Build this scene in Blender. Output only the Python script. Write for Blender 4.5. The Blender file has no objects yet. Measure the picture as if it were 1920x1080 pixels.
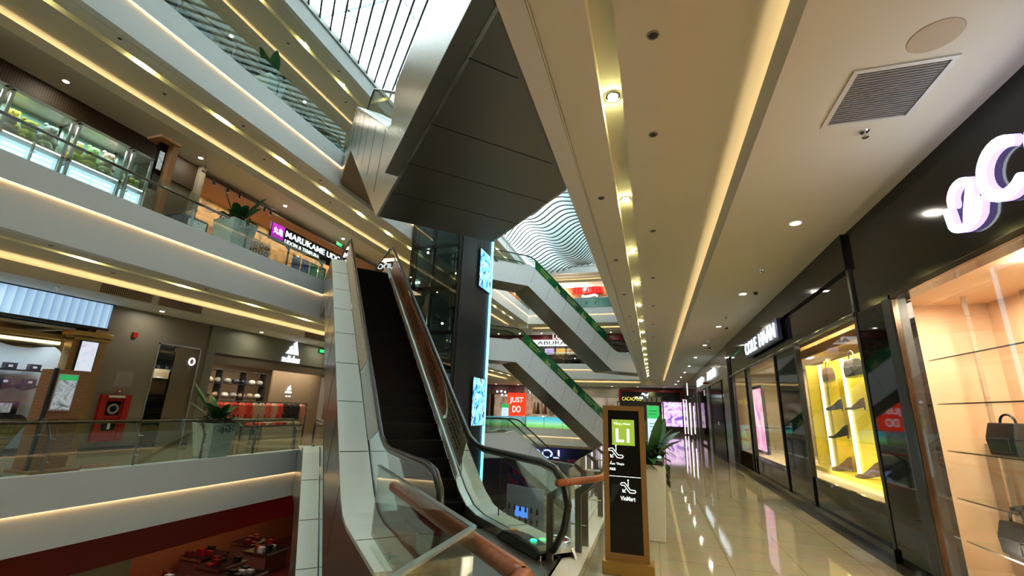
import bpy, bmesh, math, random
from mathutils import Vector, Matrix
random.seed(7)
SC = bpy.context.scene
COL = SC.collection
PI = math.pi

# ------------------------------------------------------------------ camera
cam_d = bpy.data.cameras.new('camera'); cam = bpy.data.objects.new('camera', cam_d); COL.objects.link(cam)
cam_d.sensor_width = 36.0; cam_d.lens = 828.4/1920*36.0; cam_d.clip_start = 0.05; cam_d.clip_end = 300
yaw, pitch, roll = math.radians(17.65), math.radians(15.37), math.radians(2.13)
F_ = Vector((-math.sin(yaw)*math.cos(pitch), math.cos(yaw)*math.cos(pitch), math.sin(pitch)))
R_ = Vector((math.cos(yaw), math.sin(yaw), 0)); U_ = R_.cross(F_)
R2 = R_*math.cos(roll) + U_*math.sin(roll); U2 = -R_*math.sin(roll) + U_*math.cos(roll)
mw = Matrix((R2, U2, -F_)).transposed().to_4x4(); mw.translation = Vector((0, 0, 1.7))
cam.matrix_world = mw
SC.camera = cam
# ------------------------------------------------------------------ world, view
w = bpy.data.worlds.new('sky'); SC.world = w; w.use_nodes = True
bg = w.node_tree.nodes['Background']; bg.inputs[0].default_value = (0.86, 0.97, 1.0, 1); bg.inputs[1].default_value = 3.9
SC.view_settings.view_transform = 'Standard'; SC.view_settings.look = 'None'
SC.view_settings.exposure = 0.85; SC.view_settings.gamma = 1.0; SC.view_settings.use_curve_mapping = False
SC.cycles.use_denoising = True
SC.cycles.max_bounces = 7; SC.cycles.diffuse_bounces = 4; SC.cycles.glossy_bounces = 4
SC.cycles.transparent_max_bounces = 16; SC.cycles.sample_clamp_indirect = 4.0
SC.cycles.caustics_reflective = False; SC.cycles.caustics_refractive = False

# ------------------------------------------------------------------ materials
MATS = {}
def nodes_of(name):
    m = bpy.data.materials.new(name); m.use_nodes = True
    nt = m.node_tree; return m, nt, nt.nodes['Principled BSDF']
def mat(name, c, rough=.5, metal=0, var=.06, scale=6, bump=0, spec=.5, coat=0):
    if name in MATS: return MATS[name]
    m, nt, p = nodes_of(name)
    p.inputs['Roughness'].default_value = rough; p.inputs['Metallic'].default_value = metal
    p.inputs['Specular IOR Level'].default_value = spec; p.inputs['Coat Weight'].default_value = coat
    tc = nt.nodes.new('ShaderNodeTexCoord'); nz = nt.nodes.new('ShaderNodeTexNoise'); nz.inputs['Scale'].default_value = scale
    nt.links.new(tc.outputs['Object'], nz.inputs['Vector'])
    mx = nt.nodes.new('ShaderNodeMix'); mx.data_type = 'RGBA'
    mx.inputs[6].default_value = (*[max(0, v*(1-var)) for v in c], 1); mx.inputs[7].default_value = (*[min(1, v*(1+var)) for v in c], 1)
    nt.links.new(nz.outputs['Fac'], mx.inputs[0]); nt.links.new(mx.outputs[2], p.inputs['Base Color'])
    if bump:
        b = nt.nodes.new('ShaderNodeBump'); b.inputs['Strength'].default_value = bump
        nt.links.new(nz.outputs['Fac'], b.inputs['Height']); nt.links.new(b.outputs[0], p.inputs['Normal'])
    MATS[name] = m; return m
def emis(name, c, s):
    if name in MATS: return MATS[name]
    m, nt, p = nodes_of(name); p.inputs['Base Color'].default_value = (*[v*.5 for v in c], 1)
    p.inputs['Emission Color'].default_value = (*c, 1); p.inputs['Emission Strength'].default_value = s
    MATS[name] = m; return m
def glass(name, tint=(.93, .97, .95), refl=1.0):
    if name in MATS: return MATS[name]
    m = bpy.data.materials.new(name); m.use_nodes = True; nt = m.node_tree; nt.nodes.clear()
    o = nt.nodes.new('ShaderNodeOutputMaterial'); t = nt.nodes.new('ShaderNodeBsdfTransparent'); t.inputs[0].default_value = (*tint, 1)
    g = nt.nodes.new('ShaderNodeBsdfGlossy'); g.inputs['Roughness'].default_value = .015; g.inputs[0].default_value = (1, 1, 1, 1)
    f = nt.nodes.new('ShaderNodeFresnel'); f.inputs['IOR'].default_value = 1.5
    geo = nt.nodes.new('ShaderNodeNewGeometry'); s = nt.nodes.new('ShaderNodeMath'); s.operation = 'MULTIPLY'; s.inputs[1].default_value = refl
    # the same fresnel on either side of the sheet
    mxn = nt.nodes.new('ShaderNodeMix'); mxn.data_type = 'VECTOR'
    neg = nt.nodes.new('ShaderNodeVectorMath'); neg.operation = 'SCALE'; neg.inputs['Scale'].default_value = 1.0
    nt.links.new(geo.outputs['Normal'], f.inputs['Normal'])
    lw = nt.nodes.new('ShaderNodeLayerWeight'); lw.inputs['Blend'].default_value = .42
    pw = nt.nodes.new('ShaderNodeMath'); pw.operation = 'POWER'; pw.inputs[1].default_value = 2.6
    nt.links.new(lw.outputs['Facing'], pw.inputs[0])
    ad = nt.nodes.new('ShaderNodeMath'); ad.operation = 'MULTIPLY_ADD'; ad.inputs[1].default_value = .8; ad.inputs[2].default_value = .06
    nt.links.new(pw.outputs[0], ad.inputs[0]); nt.links.new(ad.outputs[0], s.inputs[0])
    mx = nt.nodes.new('ShaderNodeMixShader'); nt.links.new(s.outputs[0], mx.inputs[0]); nt.links.new(t.outputs[0], mx.inputs[1]); nt.links.new(g.outputs[0], mx.inputs[2])
    nt.links.new(mx.outputs[0], o.inputs[0]); nt.nodes.remove(f); nt.nodes.remove(mxn); nt.nodes.remove(neg); nt.nodes.remove(geo)
    MATS[name] = m; return m
def tile(name, c, joint, size, rough=.07, spec=.5, w2=None, var=.05, gap=.006):
    if name in MATS: return MATS[name]
    m, nt, p = nodes_of(name); tc = nt.nodes.new('ShaderNodeTexCoord'); br = nt.nodes.new('ShaderNodeTexBrick')
    br.offset = 0; br.inputs['Scale'].default_value = 1; br.inputs['Brick Width'].default_value = size; br.inputs['Row Height'].default_value = w2 or size
    br.inputs['Mortar Size'].default_value = gap; br.inputs['Color1'].default_value = (*c, 1); br.inputs['Color2'].default_value = (*[v*(1-var) for v in c], 1)
    br.inputs['Mortar'].default_value = (*joint, 1); nt.links.new(tc.outputs['Object'], br.inputs['Vector'])
    nz = nt.nodes.new('ShaderNodeTexNoise'); nz.inputs['Scale'].default_value = 3; nz.inputs['Detail'].default_value = 6
    nt.links.new(tc.outputs['Object'], nz.inputs['Vector'])
    mx = nt.nodes.new('ShaderNodeMix'); mx.data_type = 'RGBA'; mx.blend_type = 'MULTIPLY'; mx.inputs[0].default_value = .35
    nt.links.new(br.outputs['Color'], mx.inputs[6]); nt.links.new(nz.outputs['Color'], mx.inputs[7])
    nt.links.new(mx.outputs[2], p.inputs['Base Color']); p.inputs['Roughness'].default_value = rough; p.inputs['Specular IOR Level'].default_value = spec
    MATS[name] = m; return m
def bands(name, c1, c2, scale, rough=.5, axis='X', metal=0, distort=0, rot=0, emit=0, kind='SIN', detail=2):
    if name in MATS: return MATS[name]
    m, nt, p = nodes_of(name); tc = nt.nodes.new('ShaderNodeTexCoord'); mp = nt.nodes.new('ShaderNodeMapping'); mp.inputs['Rotation'].default_value[2] = rot
    wv = nt.nodes.new('ShaderNodeTexWave'); wv.bands_direction = axis; wv.wave_profile = kind; wv.inputs['Scale'].default_value = scale
    wv.inputs['Distortion'].default_value = distort; wv.inputs['Detail'].default_value = detail
    nt.links.new(tc.outputs['Object'], mp.inputs[0]); nt.links.new(mp.outputs[0], wv.inputs['Vector'])
    mx = nt.nodes.new('ShaderNodeMix'); mx.data_type = 'RGBA'; mx.inputs[6].default_value = (*c1, 1); mx.inputs[7].default_value = (*c2, 1)
    nt.links.new(wv.outputs['Fac'], mx.inputs[0]); nt.links.new(mx.outputs[2], p.inputs['Base Color'])
    p.inputs['Roughness'].default_value = rough; p.inputs['Metallic'].default_value = metal
    if emit: nt.links.new(mx.outputs[2], p.inputs['Emission Color']); p.inputs['Emission Strength'].default_value = emit
    MATS[name] = m; return m
def picture(name, cols, scale=3, emit=1.0, rough=.3, distort=1.2):
    """procedural blotchy picture for screens and posters"""
    if name in MATS: return MATS[name]
    m, nt, p = nodes_of(name); tc = nt.nodes.new('ShaderNodeTexCoord'); nz = nt.nodes.new('ShaderNodeTexNoise')
    nz.inputs['Scale'].default_value = scale; nz.inputs['Distortion'].default_value = distort; nz.inputs['Detail'].default_value = 3
    nt.links.new(tc.outputs['Object'], nz.inputs['Vector']); cr = nt.nodes.new('ShaderNodeValToRGB'); cr.color_ramp.interpolation = 'CONSTANT' if len(cols) > 4 else 'LINEAR'
    e = cr.color_ramp.elements
    while len(e) < len(cols): e.new(.5)
    for k, c in enumerate(cols): e[k].position = .32 + .36*k/max(1, len(cols)-1); e[k].color = (*c, 1)
    nt.links.new(nz.outputs['Fac'], cr.inputs[0]); nt.links.new(cr.outputs[0], p.inputs['Base Color']); p.inputs['Roughness'].default_value = rough
    if emit: nt.links.new(cr.outputs[0], p.inputs['Emission Color']); p.inputs['Emission Strength'].default_value = emit*.55; p.inputs['Base Color'].default_value = (.1, .1, .1, 1)
    MATS[name] = m; return m

PAINT = mat('ceiling paint', (.76, .73, .63), .75, var=.02, scale=2)
FASC = mat('fascia paint', (.76, .76, .73), .45, var=.02, scale=2)
SLAB = mat('slab concrete', (.35, .34, .33), .8)
FLOOR = tile('polished floor tile', (.46, .39, .26), (.26, .22, .14), .8, .045, .8)
FLOOR2 = tile('dark border stone', (.10, .085, .07), (.05, .04, .03), .6, .06, .6)
BLACK = mat('black lacquer', (.010, .010, .011), .10, spec=.3)
BLACKG = mat('black mirror glass', (.005, .006, .007), .03, spec=.45)
BMETAL = mat('black metal', (.02, .02, .02), .35)
RUBBER = mat('black rubber', (.012, .012, .012), .28, spec=.6)
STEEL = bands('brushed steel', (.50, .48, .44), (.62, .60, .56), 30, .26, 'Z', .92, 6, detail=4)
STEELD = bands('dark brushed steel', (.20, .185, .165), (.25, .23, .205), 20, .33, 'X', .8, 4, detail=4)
CHROME = mat('chrome', (.7, .7, .7), .12, 1)
DECK = mat('white cladding panel', (.74, .78, .73), .25, var=.02)
GLASS = glass('clear glass', (.88, .95, .92), 1.0)
GLASSC = glass('shop window glass', (.96, .97, .96), .34)
GLASSD = glass('dark lift glass', (.30, .40, .38), 1.1)
WOODH = bands('handrail wood', (.30, .085, .035), (.38, .12, .05), 5, .28, 'Y', 0, 5)
WOODK = bands('brown kiosk wood', (.30, .13, .05), (.36, .165, .065), 4, .4, 'Z', 0, 6)
SLAT = bands('wood slats', (.022, .012, .005), (.085, .048, .018), 5.2, .6, 'Y')
GOLD = mat('gold trim', (.50, .33, .10), .3, .7)
GOLDF = mat('golden brown frame', (.34, .20, .07), .35, .3)
GREYW = mat('grey brown wall', (.23, .20, .155), .45, var=.05, scale=3)
ADIW = bands('ribbed olive wall', (.17, .17, .12), (.215, .215, .155), 14, .5, 'Z')
WHITE = mat('white plastic', (.75, .75, .73), .4)
RED = mat('red paint', (.42, .012, .01), .35)
PLANTW = mat('white planter glaze', (.62, .68, .62), .35)
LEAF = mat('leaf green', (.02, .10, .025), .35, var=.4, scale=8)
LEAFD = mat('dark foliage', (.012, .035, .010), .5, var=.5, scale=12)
SOIL = mat('soil', (.03, .02, .015), .9)
E_COVE = emis('warm cove light', (1.0, .74, .40), 4.8)
E_LINE = emis('warm fascia light', (1.0, .68, .36), 6.5)
E_DOWN = emis('downlight lens', (1.0, .93, .76), 210)
E_CHAN = emis('channel lamp lens', (1.0, .92, .36), 330)
E_SIGN = emis('white sign light', (.80, .92, 1.0), .8)
E_BIG = emis('large letter light', (.82, .93, 1.0), 3.2)
E_SIGN2 = emis('soft white sign light', (.95, .97, 1.0), .7)
E_CYAN = emis('cyan light line', (.22, .80, 1.0), 1.7)
LAV = emis('lavender letter side', (.26, .19, .55), 2.2)

# ------------------------------------------------------------------ mesh helpers
class B:
    def __init__(s): s.v = []; s.f = []; s.ps = []
    def add(s, vs, fs):
        n = len(s.v); s.ps.append((n, len(s.f))); s.v += [tuple(v) for v in vs]; s.f += [tuple(i+n for i in f) for f in fs]; return s
    def box(s, x0, x1, y0, y1, z0, z1, f=None):
        vs = [(x, y, z) for z in (z0, z1) for y in (y0, y1) for x in (x0, x1)]
        if f: vs = [f(*v) for v in vs]
        return s.add(vs, [(0, 2, 3, 1), (4, 5, 7, 6), (0, 1, 5, 4), (2, 6, 7, 3), (0, 4, 6, 2), (1, 3, 7, 5)])
    def prism(s, poly, off):
        n = len(poly); a = [Vector(p) for p in poly]; b = [p + Vector(off) for p in a]
        return s.add(a+b, [tuple(range(n)), tuple(range(2*n-1, n-1, -1))] + [(i, (i+1) % n, n+(i+1) % n, n+i) for i in range(n)])
    def loft(s, p, q):
        n = len(p); return s.add(list(p)+list(q), [tuple(range(n)), tuple(range(2*n-1, n-1, -1))] + [(i, (i+1) % n, n+(i+1) % n, n+i) for i in range(n)])
    def tube(s, path, r, n=8, flat=None, caps=True, rs=None):
        path = [Vector(p) for p in path]; N = len(path); rings = []; up0 = None
        for i, p in enumerate(path):
            t = (path[min(i+1, N-1)] - path[max(i-1, 0)]).normalized()
            if up0 is None:
                up0 = Vector((0, 0, 1)) if abs(t.z) < .9 else Vector((1, 0, 0))
            side = t.cross(up0)
            if side.length < 1e-4: side = t.cross(Vector((0, 1, .1)))
            side.normalize(); up = side.cross(t).normalized(); up0 = up
            rr = rs[i] if rs else r
            rings.append([p + side*math.cos(2*PI*k/n)*rr + up*math.sin(2*PI*k/n)*rr*(flat or 1) for k in range(n)])
        vs = [v for rg in rings for v in rg]; fs = []
        for i in range(N-1):
            for k in range(n): fs.append((i*n+k, i*n+(k+1) % n, (i+1)*n+(k+1) % n, (i+1)*n+k))
        if caps: fs += [tuple(range(n)), tuple(range(N*n-1, (N-1)*n-1, -1))]
        return s.add(vs, fs)
    def lathe(s, prof, c, n=24):
        vs = []; fs = []; N = len(prof)
        for k in range(n):
            a = 2*PI*k/n
            for r, z in prof: vs.append((c[0]+r*math.cos(a), c[1]+r*math.sin(a), c[2]+z))
        for k in range(n):
            for i in range(N-1): fs.append((k*N+i, ((k+1) % n)*N+i, ((k+1) % n)*N+i+1, k*N+i+1))
        if prof[0][0] > 1e-6: fs.append(tuple(k*N for k in range(n)))
        if prof[-1][0] > 1e-6: fs.append(tuple(k*N+N-1 for k in range(n-1, -1, -1)))
        return s.add(vs, fs)
    def ball(s, c, r, n=10, sc=(1, 1, 1)):
        pr = [(math.sin(PI*i/n)*r, -math.cos(PI*i/n)*r) for i in range(n+1)]; pr[0] = (0, -r); pr[-1] = (0, r)
        b = B().lathe(pr, (0, 0, 0), n+4); return s.add([(c[0]+x*sc[0], c[1]+y*sc[1], c[2]+z*sc[2]) for x, y, z in b.v], b.f)
    def obj(s, name, m, org=(0, 0, 0), parent=None, smooth=False, bevel=0, extra=None):
        n0 = len(s.f)
        if extra: s.add(extra[0].v, extra[0].f)
        me = bpy.data.meshes.new(name); o_ = Vector(org)
        me.from_pydata([Vector(v)-o_ for v in s.v], [], s.f)
        if extra:
            me.materials.append(m); me.materials.append(extra[1])
            for i_, p_ in enumerate(me.polygons): p_.material_index = 1 if i_ >= n0 else 0
        bm = bmesh.new(); bm.from_mesh(me); bmesh.ops.remove_doubles(bm, verts=bm.verts, dist=1e-5) if smooth else None
        bmesh.ops.recalc_face_normals(bm, faces=bm.faces); bm.to_mesh(me); bm.free()
        if smooth:
            for p in me.polygons: p.use_smooth = True
        if not extra: me.materials.append(m)
        o = bpy.data.objects.new(name, me); COL.objects.link(o)
        if parent: o.parent = parent
        if bevel:
            md = o.modifiers.new('bevel', 'BEVEL'); md.width = bevel; md.segments = 2; md.limit_method = 'ANGLE'
        return o
def text_b(txt, org, right, up, h, width=None, depth=.02, center=False, bold=0.0):
    cu = bpy.data.curves.new('t', 'FONT'); cu.body = txt; cu.size = 1; cu.extrude = depth/2; cu.offset = bold
    ob = bpy.data.objects.new('t', cu); COL.objects.link(ob); dg = bpy.context.evaluated_depsgraph_get()
    me = bpy.data.meshes.new_from_object(ob.evaluated_get(dg)); xs = [v.co.x for v in me.vertices]; ys = [v.co.y for v in me.vertices]
    x0, x1, y0, y1 = min(xs), max(xs), min(ys), max(ys); right = Vector(right).normalized(); up = Vector(up).normalized(); nn = right.cross(up)
    sy = h/(y1-y0); sx = (width/(x1-x0)) if width else sy; org = Vector(org); dx = (x1+x0)/2 if center else x0; dy = (y1+y0)/2 if center else y0
    vs = [org + right*(v.co.x-dx)*sx + up*(v.co.y-dy)*sy + nn*v.co.z for v in me.vertices]; fs = [tuple(p.vertices) for p in me.polygons]
    bpy.data.objects.remove(ob); bpy.data.curves.remove(cu); bpy.data.meshes.remove(me)
    return B().add(vs, fs)
def stroke_b(pts, r, right, up, org, depth, n=10):
    """flat rounded ribbon with thickness (illuminated letter stroke)"""
    right = Vector(right); up = Vector(up); nn = right.cross(up); P = [Vector((p[0], p[1])) for p in pts]; L = []; Rr = []
    for i, p in enumerate(P):
        t = (P[min(i+1, len(P)-1)]-P[max(i-1, 0)]).normalized(); q = Vector((-t.y, t.x)); L.append(p+q*r); Rr.append(p-q*r)
    def cap(c, t, s):
        a0 = math.atan2(t.y, t.x); return [c+Vector((math.cos(a0+s*a), math.sin(a0+s*a)))*r for a in [PI/2-PI*k/6 for k in range(1, 6)]]
    t1 = (P[-1]-P[-2]).normalized(); t0 = (P[0]-P[1]).normalized()
    n_ = len(P); b = B(); o = Vector(org); f3 = lambda p, d: o+right*p.x+up*p.y+nn*d
    for i in range(n_-1):
        b.loft([f3(q, depth) for q in (L[i], L[i+1], Rr[i+1], Rr[i])], [f3(q, 0) for q in (L[i], L[i+1], Rr[i+1], Rr[i])])
    for c in (P[0], P[-1]):
        ring = [c+Vector((math.cos(2*PI*k/16), math.sin(2*PI*k/16)))*r for k in range(16)]
        b.loft([f3(q, depth*1.0) for q in ring], [f3(q, 0) for q in ring])
    return b
def arc(cx, cy, rx, ry, a0, a1, n=14): return [(cx+rx*math.cos(math.radians(a0+(a1-a0)*k/n)), cy+ry*math.sin(math.radians(a0+(a1-a0)*k/n))) for k in range(n+1)]

def tag(o, label=None, cat=None, group=None, kind=None):
    if label: o['label'] = label
    if cat: o['category'] = cat
    if group: o['group'] = group
    if kind: o['kind'] = kind
    return o
PIECES = {'dark_panel': 'dark_panel', 'dark_apron': 'dark_apron', 'pier': 'pier', 'mullion': 'mullion', 'column': 'column', 'cross_beams': 'cross_beam', 'corner_posts': 'corner_post', 'interior_lamps': 'interior_lamp',
          'tube_lights': 'tube_light', 'grey_panels': 'grey_panel', 'window_pane': 'window_pane', 'pillar': 'pillar', 'light_column': 'light_column', 'gilded_column': 'gilded_column', 'shelves': 'shelf', 'bracket': 'bracket',
          'shaft_glints': 'shaft_glint', 'eyes': 'eye', 'paws': 'paw', 'stand': 'stand_leg', 'legs': 'leg', 'post': 'post', 'table': 'table_part', 'corbel': 'corbel', 'interior': 'interior_wall', 'back_wall': 'back_wall',
          'cornice': 'cornice', 'bowl_pictures': 'bowl_picture', 'red_surround': 'surround_bar', 'newel_cover': 'newel_cover', 'roof_frame': 'roof_bar', 'header_edge': 'header_edge', 'sleeves': 'sleeve', 'metal_edge': 'metal_edge', 'glass_joint': 'glass_joint', 'landing_plate': 'landing_plate'}
class T:
    def __init__(s, name, label, cat, loc, group=None):
        s.o = bpy.data.objects.new(name, None); COL.objects.link(s.o); s.o.location = loc; s.loc = Vector(loc); s.o.empty_display_size = .2
        tag(s.o, label, cat, group)
    def part(s, name, b, m, parent=None, **k):
        label = k.pop('label', None)
        if name in PIECES and len(b.ps) > 1:
            for i, (v0, f0) in enumerate(b.ps):
                v1, f1 = b.ps[i+1] if i+1 < len(b.ps) else (len(b.v), len(b.f)); q = B(); q.v = b.v[v0:v1]; q.f = [tuple(a-v0 for a in f) for f in b.f[f0:f1]]
                o = q.obj(PIECES[name], m, s.loc, parent or s.o, **k)
                if label: o['label'] = label
            return o
        o = b.obj(PIECES.get(name, name), m, s.loc, parent or s.o, **k)
        if label: o['label'] = label
        return o
def one(name, label, cat, b, m, group=None, kind=None, **k):
    xs = [v[0] for v in b.v]; ys = [v[1] for v in b.v]; zs = [v[2] for v in b.v]; org = ((min(xs)+max(xs))/2, (min(ys)+max(ys))/2, min(zs))
    o = b.obj(name, m, org, None, **k); o.location = org; return tag(o, label, cat, group, kind)
def struct(name, b, m, label=None, **k): return tag(b.obj(name, m, **k), label, None, None, 'structure')
def dup(root, loc, label=None, rot=None, group=None):
    r = root.copy(); COL.objects.link(r); r.location = loc
    if rot is not None: r.rotation_euler = rot
    if label: r['label'] = label
    if group: r['group'] = group
    for ch in root.children:
        c = ch.copy(); COL.objects.link(c); c.parent = r
        for g in ch.children:
            d = g.copy(); COL.objects.link(d); d.parent = c
    return r
ORD = ['nearest', 'second nearest', 'third nearest', 'fourth nearest', 'fifth nearest', 'sixth nearest', 'seventh nearest', 'eighth nearest', 'ninth nearest', 'tenth nearest',
       'eleventh nearest', 'twelfth nearest', 'thirteenth nearest', 'fourteenth nearest', 'fifteenth nearest', 'sixteenth nearest', 'seventeenth nearest', 'eighteenth nearest']
def area(name, loc, rot, sx, sy, power, color):
    l = bpy.data.lights.new(name, 'AREA'); l.shape = 'RECTANGLE'; l.size = sx; l.size_y = sy; l.energy = power; l.color = color
    o = bpy.data.objects.new(name, l); COL.objects.link(o); o.location = loc; o.rotation_euler = rot; return o

# ------------------------------------------------------------------ building dimensions
X0, X1, Y0, Y1 = -12.46, -1.15, -.5, 45.5       # the atrium opening
XF, XL, YE, YB = 2.9, -16.2, 50.0, -9.0         # right shop fronts, left shop fronts, far shop fronts, wall behind the camera
L0Z = -6.45
LEV = {'first': (0.0, -.75, -1.55), 'second': (6.45, 5.88, 4.92), 'third': (12.3, 11.6, 10.7), 'roof': (17.2, 16.95, 16.2)}

def ring(b, o0, o1, z0, z1):
    """rectangular ring lying o0..o1 outside the opening"""
    b.box(X0-o1, X0-o0, Y0-o1, Y1+o1, z0, z1); b.box(X1+o0, X1+o1, Y0-o1, Y1+o1, z0, z1)
    b.box(X0-o0, X1+o0, Y1+o0, Y1+o1, z0, z1); b.box(X0-o0, X1+o0, Y0-o1, Y0-o0, z0, z1); return b
XO, XR, YO = -24.0, 8.0, 56.0
def slab(z0, z1):
    b = B(); o = .3
    b.box(XO, X0-o, YB, YO, z0, z1); b.box(X1+o, XR, YB, YO, z0, z1); b.box(X0-o, X1+o, Y1+o, YO, z0, z1); b.box(X0-o, X1+o, YB, Y0-o, z0, z1); return b
n_tr = 0
for lev, (zt, zl, zb) in LEV.items():
    struct('floor', slab(zb+.4, zt), FLOOR if lev != 'roof' else SLAB, 'polished beige tile floor of the %s storey' % lev)
    n_tr += 1; struct('trim_%d' % n_tr, ring(ring(B(), 0, .015, zl, zt), .015, .3, zl+.06, zt), FASC, 'white upper fascia band round the atrium, %s storey' % lev)
    n_tr += 1; struct('trim_%d' % n_tr, ring(B(), .065, .3, zb, zl+.06), FASC, 'white lower fascia band round the atrium, %s storey' % lev)
    if lev != 'roof':
        one('fascia_light_strip', 'warm light line tucked under the fascia lip of the %s floor' % lev, 'light strip', ring(B(), .022, .058, zl+.035, zl+.05), E_LINE)
struct('floor', B().box(XO, XR, YB, YO, L0Z-.2, L0Z), mat('ground floor tile', (.42, .36, .27), .08), 'ground floor tiles at the bottom of the atrium')

# ceilings with lamp channel, cove and lower shop-side ceiling: profile in (offset from edge, z)
def ceil_profile(zs, zl, W):
    return [(.305, zs), (.32, zs), (.32, zs+.02), (.335, zs+.02), (.335, zs), (.77, zs), (.77, zs+.18), (.99, zs+.18), (.99, zs), (2.85, zs), (2.85, zl+.05),
            (2.31, zl+.05), (2.31, zl+.31), (2.28, zl+.31), (2.28, zl), (W, zl), (W, zs+.39), (.305, zs+.39)]
def ceil_y(zs, zl, xe, sg, W, y0, y1):
    p = ceil_profile(zs, zl, W); return B().loft([(xe+sg*o, y0, z) for o, z in p], [(xe+sg*o, y1, z) for o, z in p])
def ceil_x(zs, zl, ye, W, x0, x1):
    p = ceil_profile(zs, zl, W); return B().loft([(x0, ye+o, z) for o, z in p], [(x1, ye+o, z) for o, z in p])
CZ = {'ground': (-1.55, -1.95), 'first': (4.92, 4.45), 'second': (10.7, 10.25), 'third': (16.2, 15.8)}
for k, (zs, zl) in CZ.items():
    struct('ceiling', ceil_y(zs, zl, X1, 1, XR-X1, YB, Y1-.0), PAINT, 'cream ceiling over the right hand walkway, %s storey' % k)
    struct('ceiling', ceil_y(zs, zl, X0, -1, X0-XO, YB, Y1-.0), PAINT, 'cream ceiling over the left hand walkway, %s storey' % k)
    struct('ceiling', ceil_x(zs, zl, Y1, YO-Y1, X0-.1, X1+.1), PAINT, 'cream ceiling over the far walkway, %s storey' % k)
    b = B(); b.box(X1+.1, XR, Y1, YO, zs if k == 'x' else zl, zs+.39); b.box(XO, X0-.1, Y1, YO, zl, zs+.39); struct('ceiling', b, PAINT)
    for nm, bb in (('right', B().box(X1+2.50, X1+2.56, YB, Y1-.05, zl+.055, zl+.09)), ('left', B().box(X0-2.56, X0-2.50, YB, Y1-.05, zl+.055, zl+.09)), ('far', B().box(X0, X1, Y1+2.50, Y1+2.56, zl+.055, zl+.09))):
        one('cove_light_strip', 'warm cove light hidden on the ceiling ledge of the %s walkway, %s storey' % (nm, k), 'light strip', bb, E_COVE)
# enclosing walls
struct('wall_back', B().box(XO, XR, YB-.2, YB, L0Z, 18.5), PAINT)
struct('wall_far', B().box(XO, XR, YO, YO+.2, L0Z, 18.5), mat('far wall paint', (.22, .13, .09), .5))
struct('wall_left', B().box(XO-.2, XO, YB, YO, L0Z, 18.5), mat('left wall paint', (.25, .22, .18), .5))
struct('wall_right', B().box(XR, XR+.2, YB, YO, L0Z, 18.5), mat('right wall paint', (.35, .30, .25), .5))

# ------------------------------------------------------------------ skylight
struct('window_1', B().box(XO, XR, YB, YO, 18.6, 18.62), glass('roof glass', (.97, 1, 1), .3), 'glazed roof over the atrium')
b = B()
for i in range(12): b.box(X0-1, X1+1, YB+4.6*i+3.05, YB+4.6*i+3.15, 18.3, 18.5)
for i in range(5): b.box(-12.0+2.6*i, -11.92+2.6*i, YB, YO, 18.3, 18.5)
struct('trim_20', b, mat('roof purlin grey', (.42, .45, .46), .5), 'grey grid of roof purlins')
# diagonal wavy baffles hung under the glass
FINW = mat('white baffle', (.82, .88, .88), .6, var=.01)
_nt = FINW.node_tree; _tr = _nt.nodes.new('ShaderNodeBsdfTranslucent'); _tr.inputs[0].default_value = (.9, .96, .96, 1); _mx = _nt.nodes.new('ShaderNodeMixShader'); _mx.inputs[0].default_value = .35
_nt.links.new(_nt.nodes['Principled BSDF'].outputs[0], _mx.inputs[1]); _nt.links.new(_tr.outputs[0], _mx.inputs[2]); _nt.links.new(_mx.outputs[0], _nt.nodes['Material Output'].inputs[0])
FINB = mat('dark baffle edge', (.035, .04, .04), .5)
fw, fe = B(), B()
fin_list = []
s2 = math.sqrt(.5)
def wave_z(x, y):
    a = min(1, max(0, (y-20)/6.0))
    return 17.15 + a*(.62*math.sin(x*.62+y*.20+1.0) + .30*math.sin(x*1.1-y*.33))
c = -14.0; k = 0
while c < 46:
    # fin: points with (x+y)/sqrt2 == c  along direction (-1,1)
    s_lo = max(math.sqrt(2)*(-1.2)*-1 and (-9e9), -9e9)
    pts = []
    t = -30.0
    while t < 50:
        x = (c-t)*s2; y = (c+t)*s2
        if X0-.3 < x < X1+.3 and Y0-.3 < y < Y1+.3: pts.append((x, y))
        t += .35
    if len(pts) > 3: fin_list.append(pts)
    c += .46
for pts in fin_list:
    far = pts[0][1] > 18
    w_, e_ = B(), B(); N = len(pts)
    off = Vector((s2, s2, 0))*.012
    for (xa, ya), (xb, yb) in zip(pts[:-1], pts[1:]):
        za, zb_ = wave_z(xa, ya), wave_z(xb, yb)
        w_.add([(xa, ya, za), (xb, yb, zb_), (xb, yb, 18.1), (xa, ya, 18.1)], [(0, 1, 2, 3)])
        P = [Vector((xa, ya, za)), Vector((xb, yb, zb_))]
        lo = [P[0]-off*3.0, P[1]-off*3.0, P[1]+off*3.0, P[0]+off*3.0]
        e_.loft([p-Vector((0, 0, .09)) for p in lo], lo)
    fw.add(w_.v, w_.f); fe.add(e_.v, e_.f)
    fin_t = T('roof_baffle', 'white wavy hanging roof baffle with a dark lower edge', 'baffle', (pts[0][0], pts[0][1], 17), 'diagonal roof baffles under the skylight')
    fin_t.part('baffle_sheet', w_, FINW); fin_t.part('edge_bar', e_, FINB)

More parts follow.
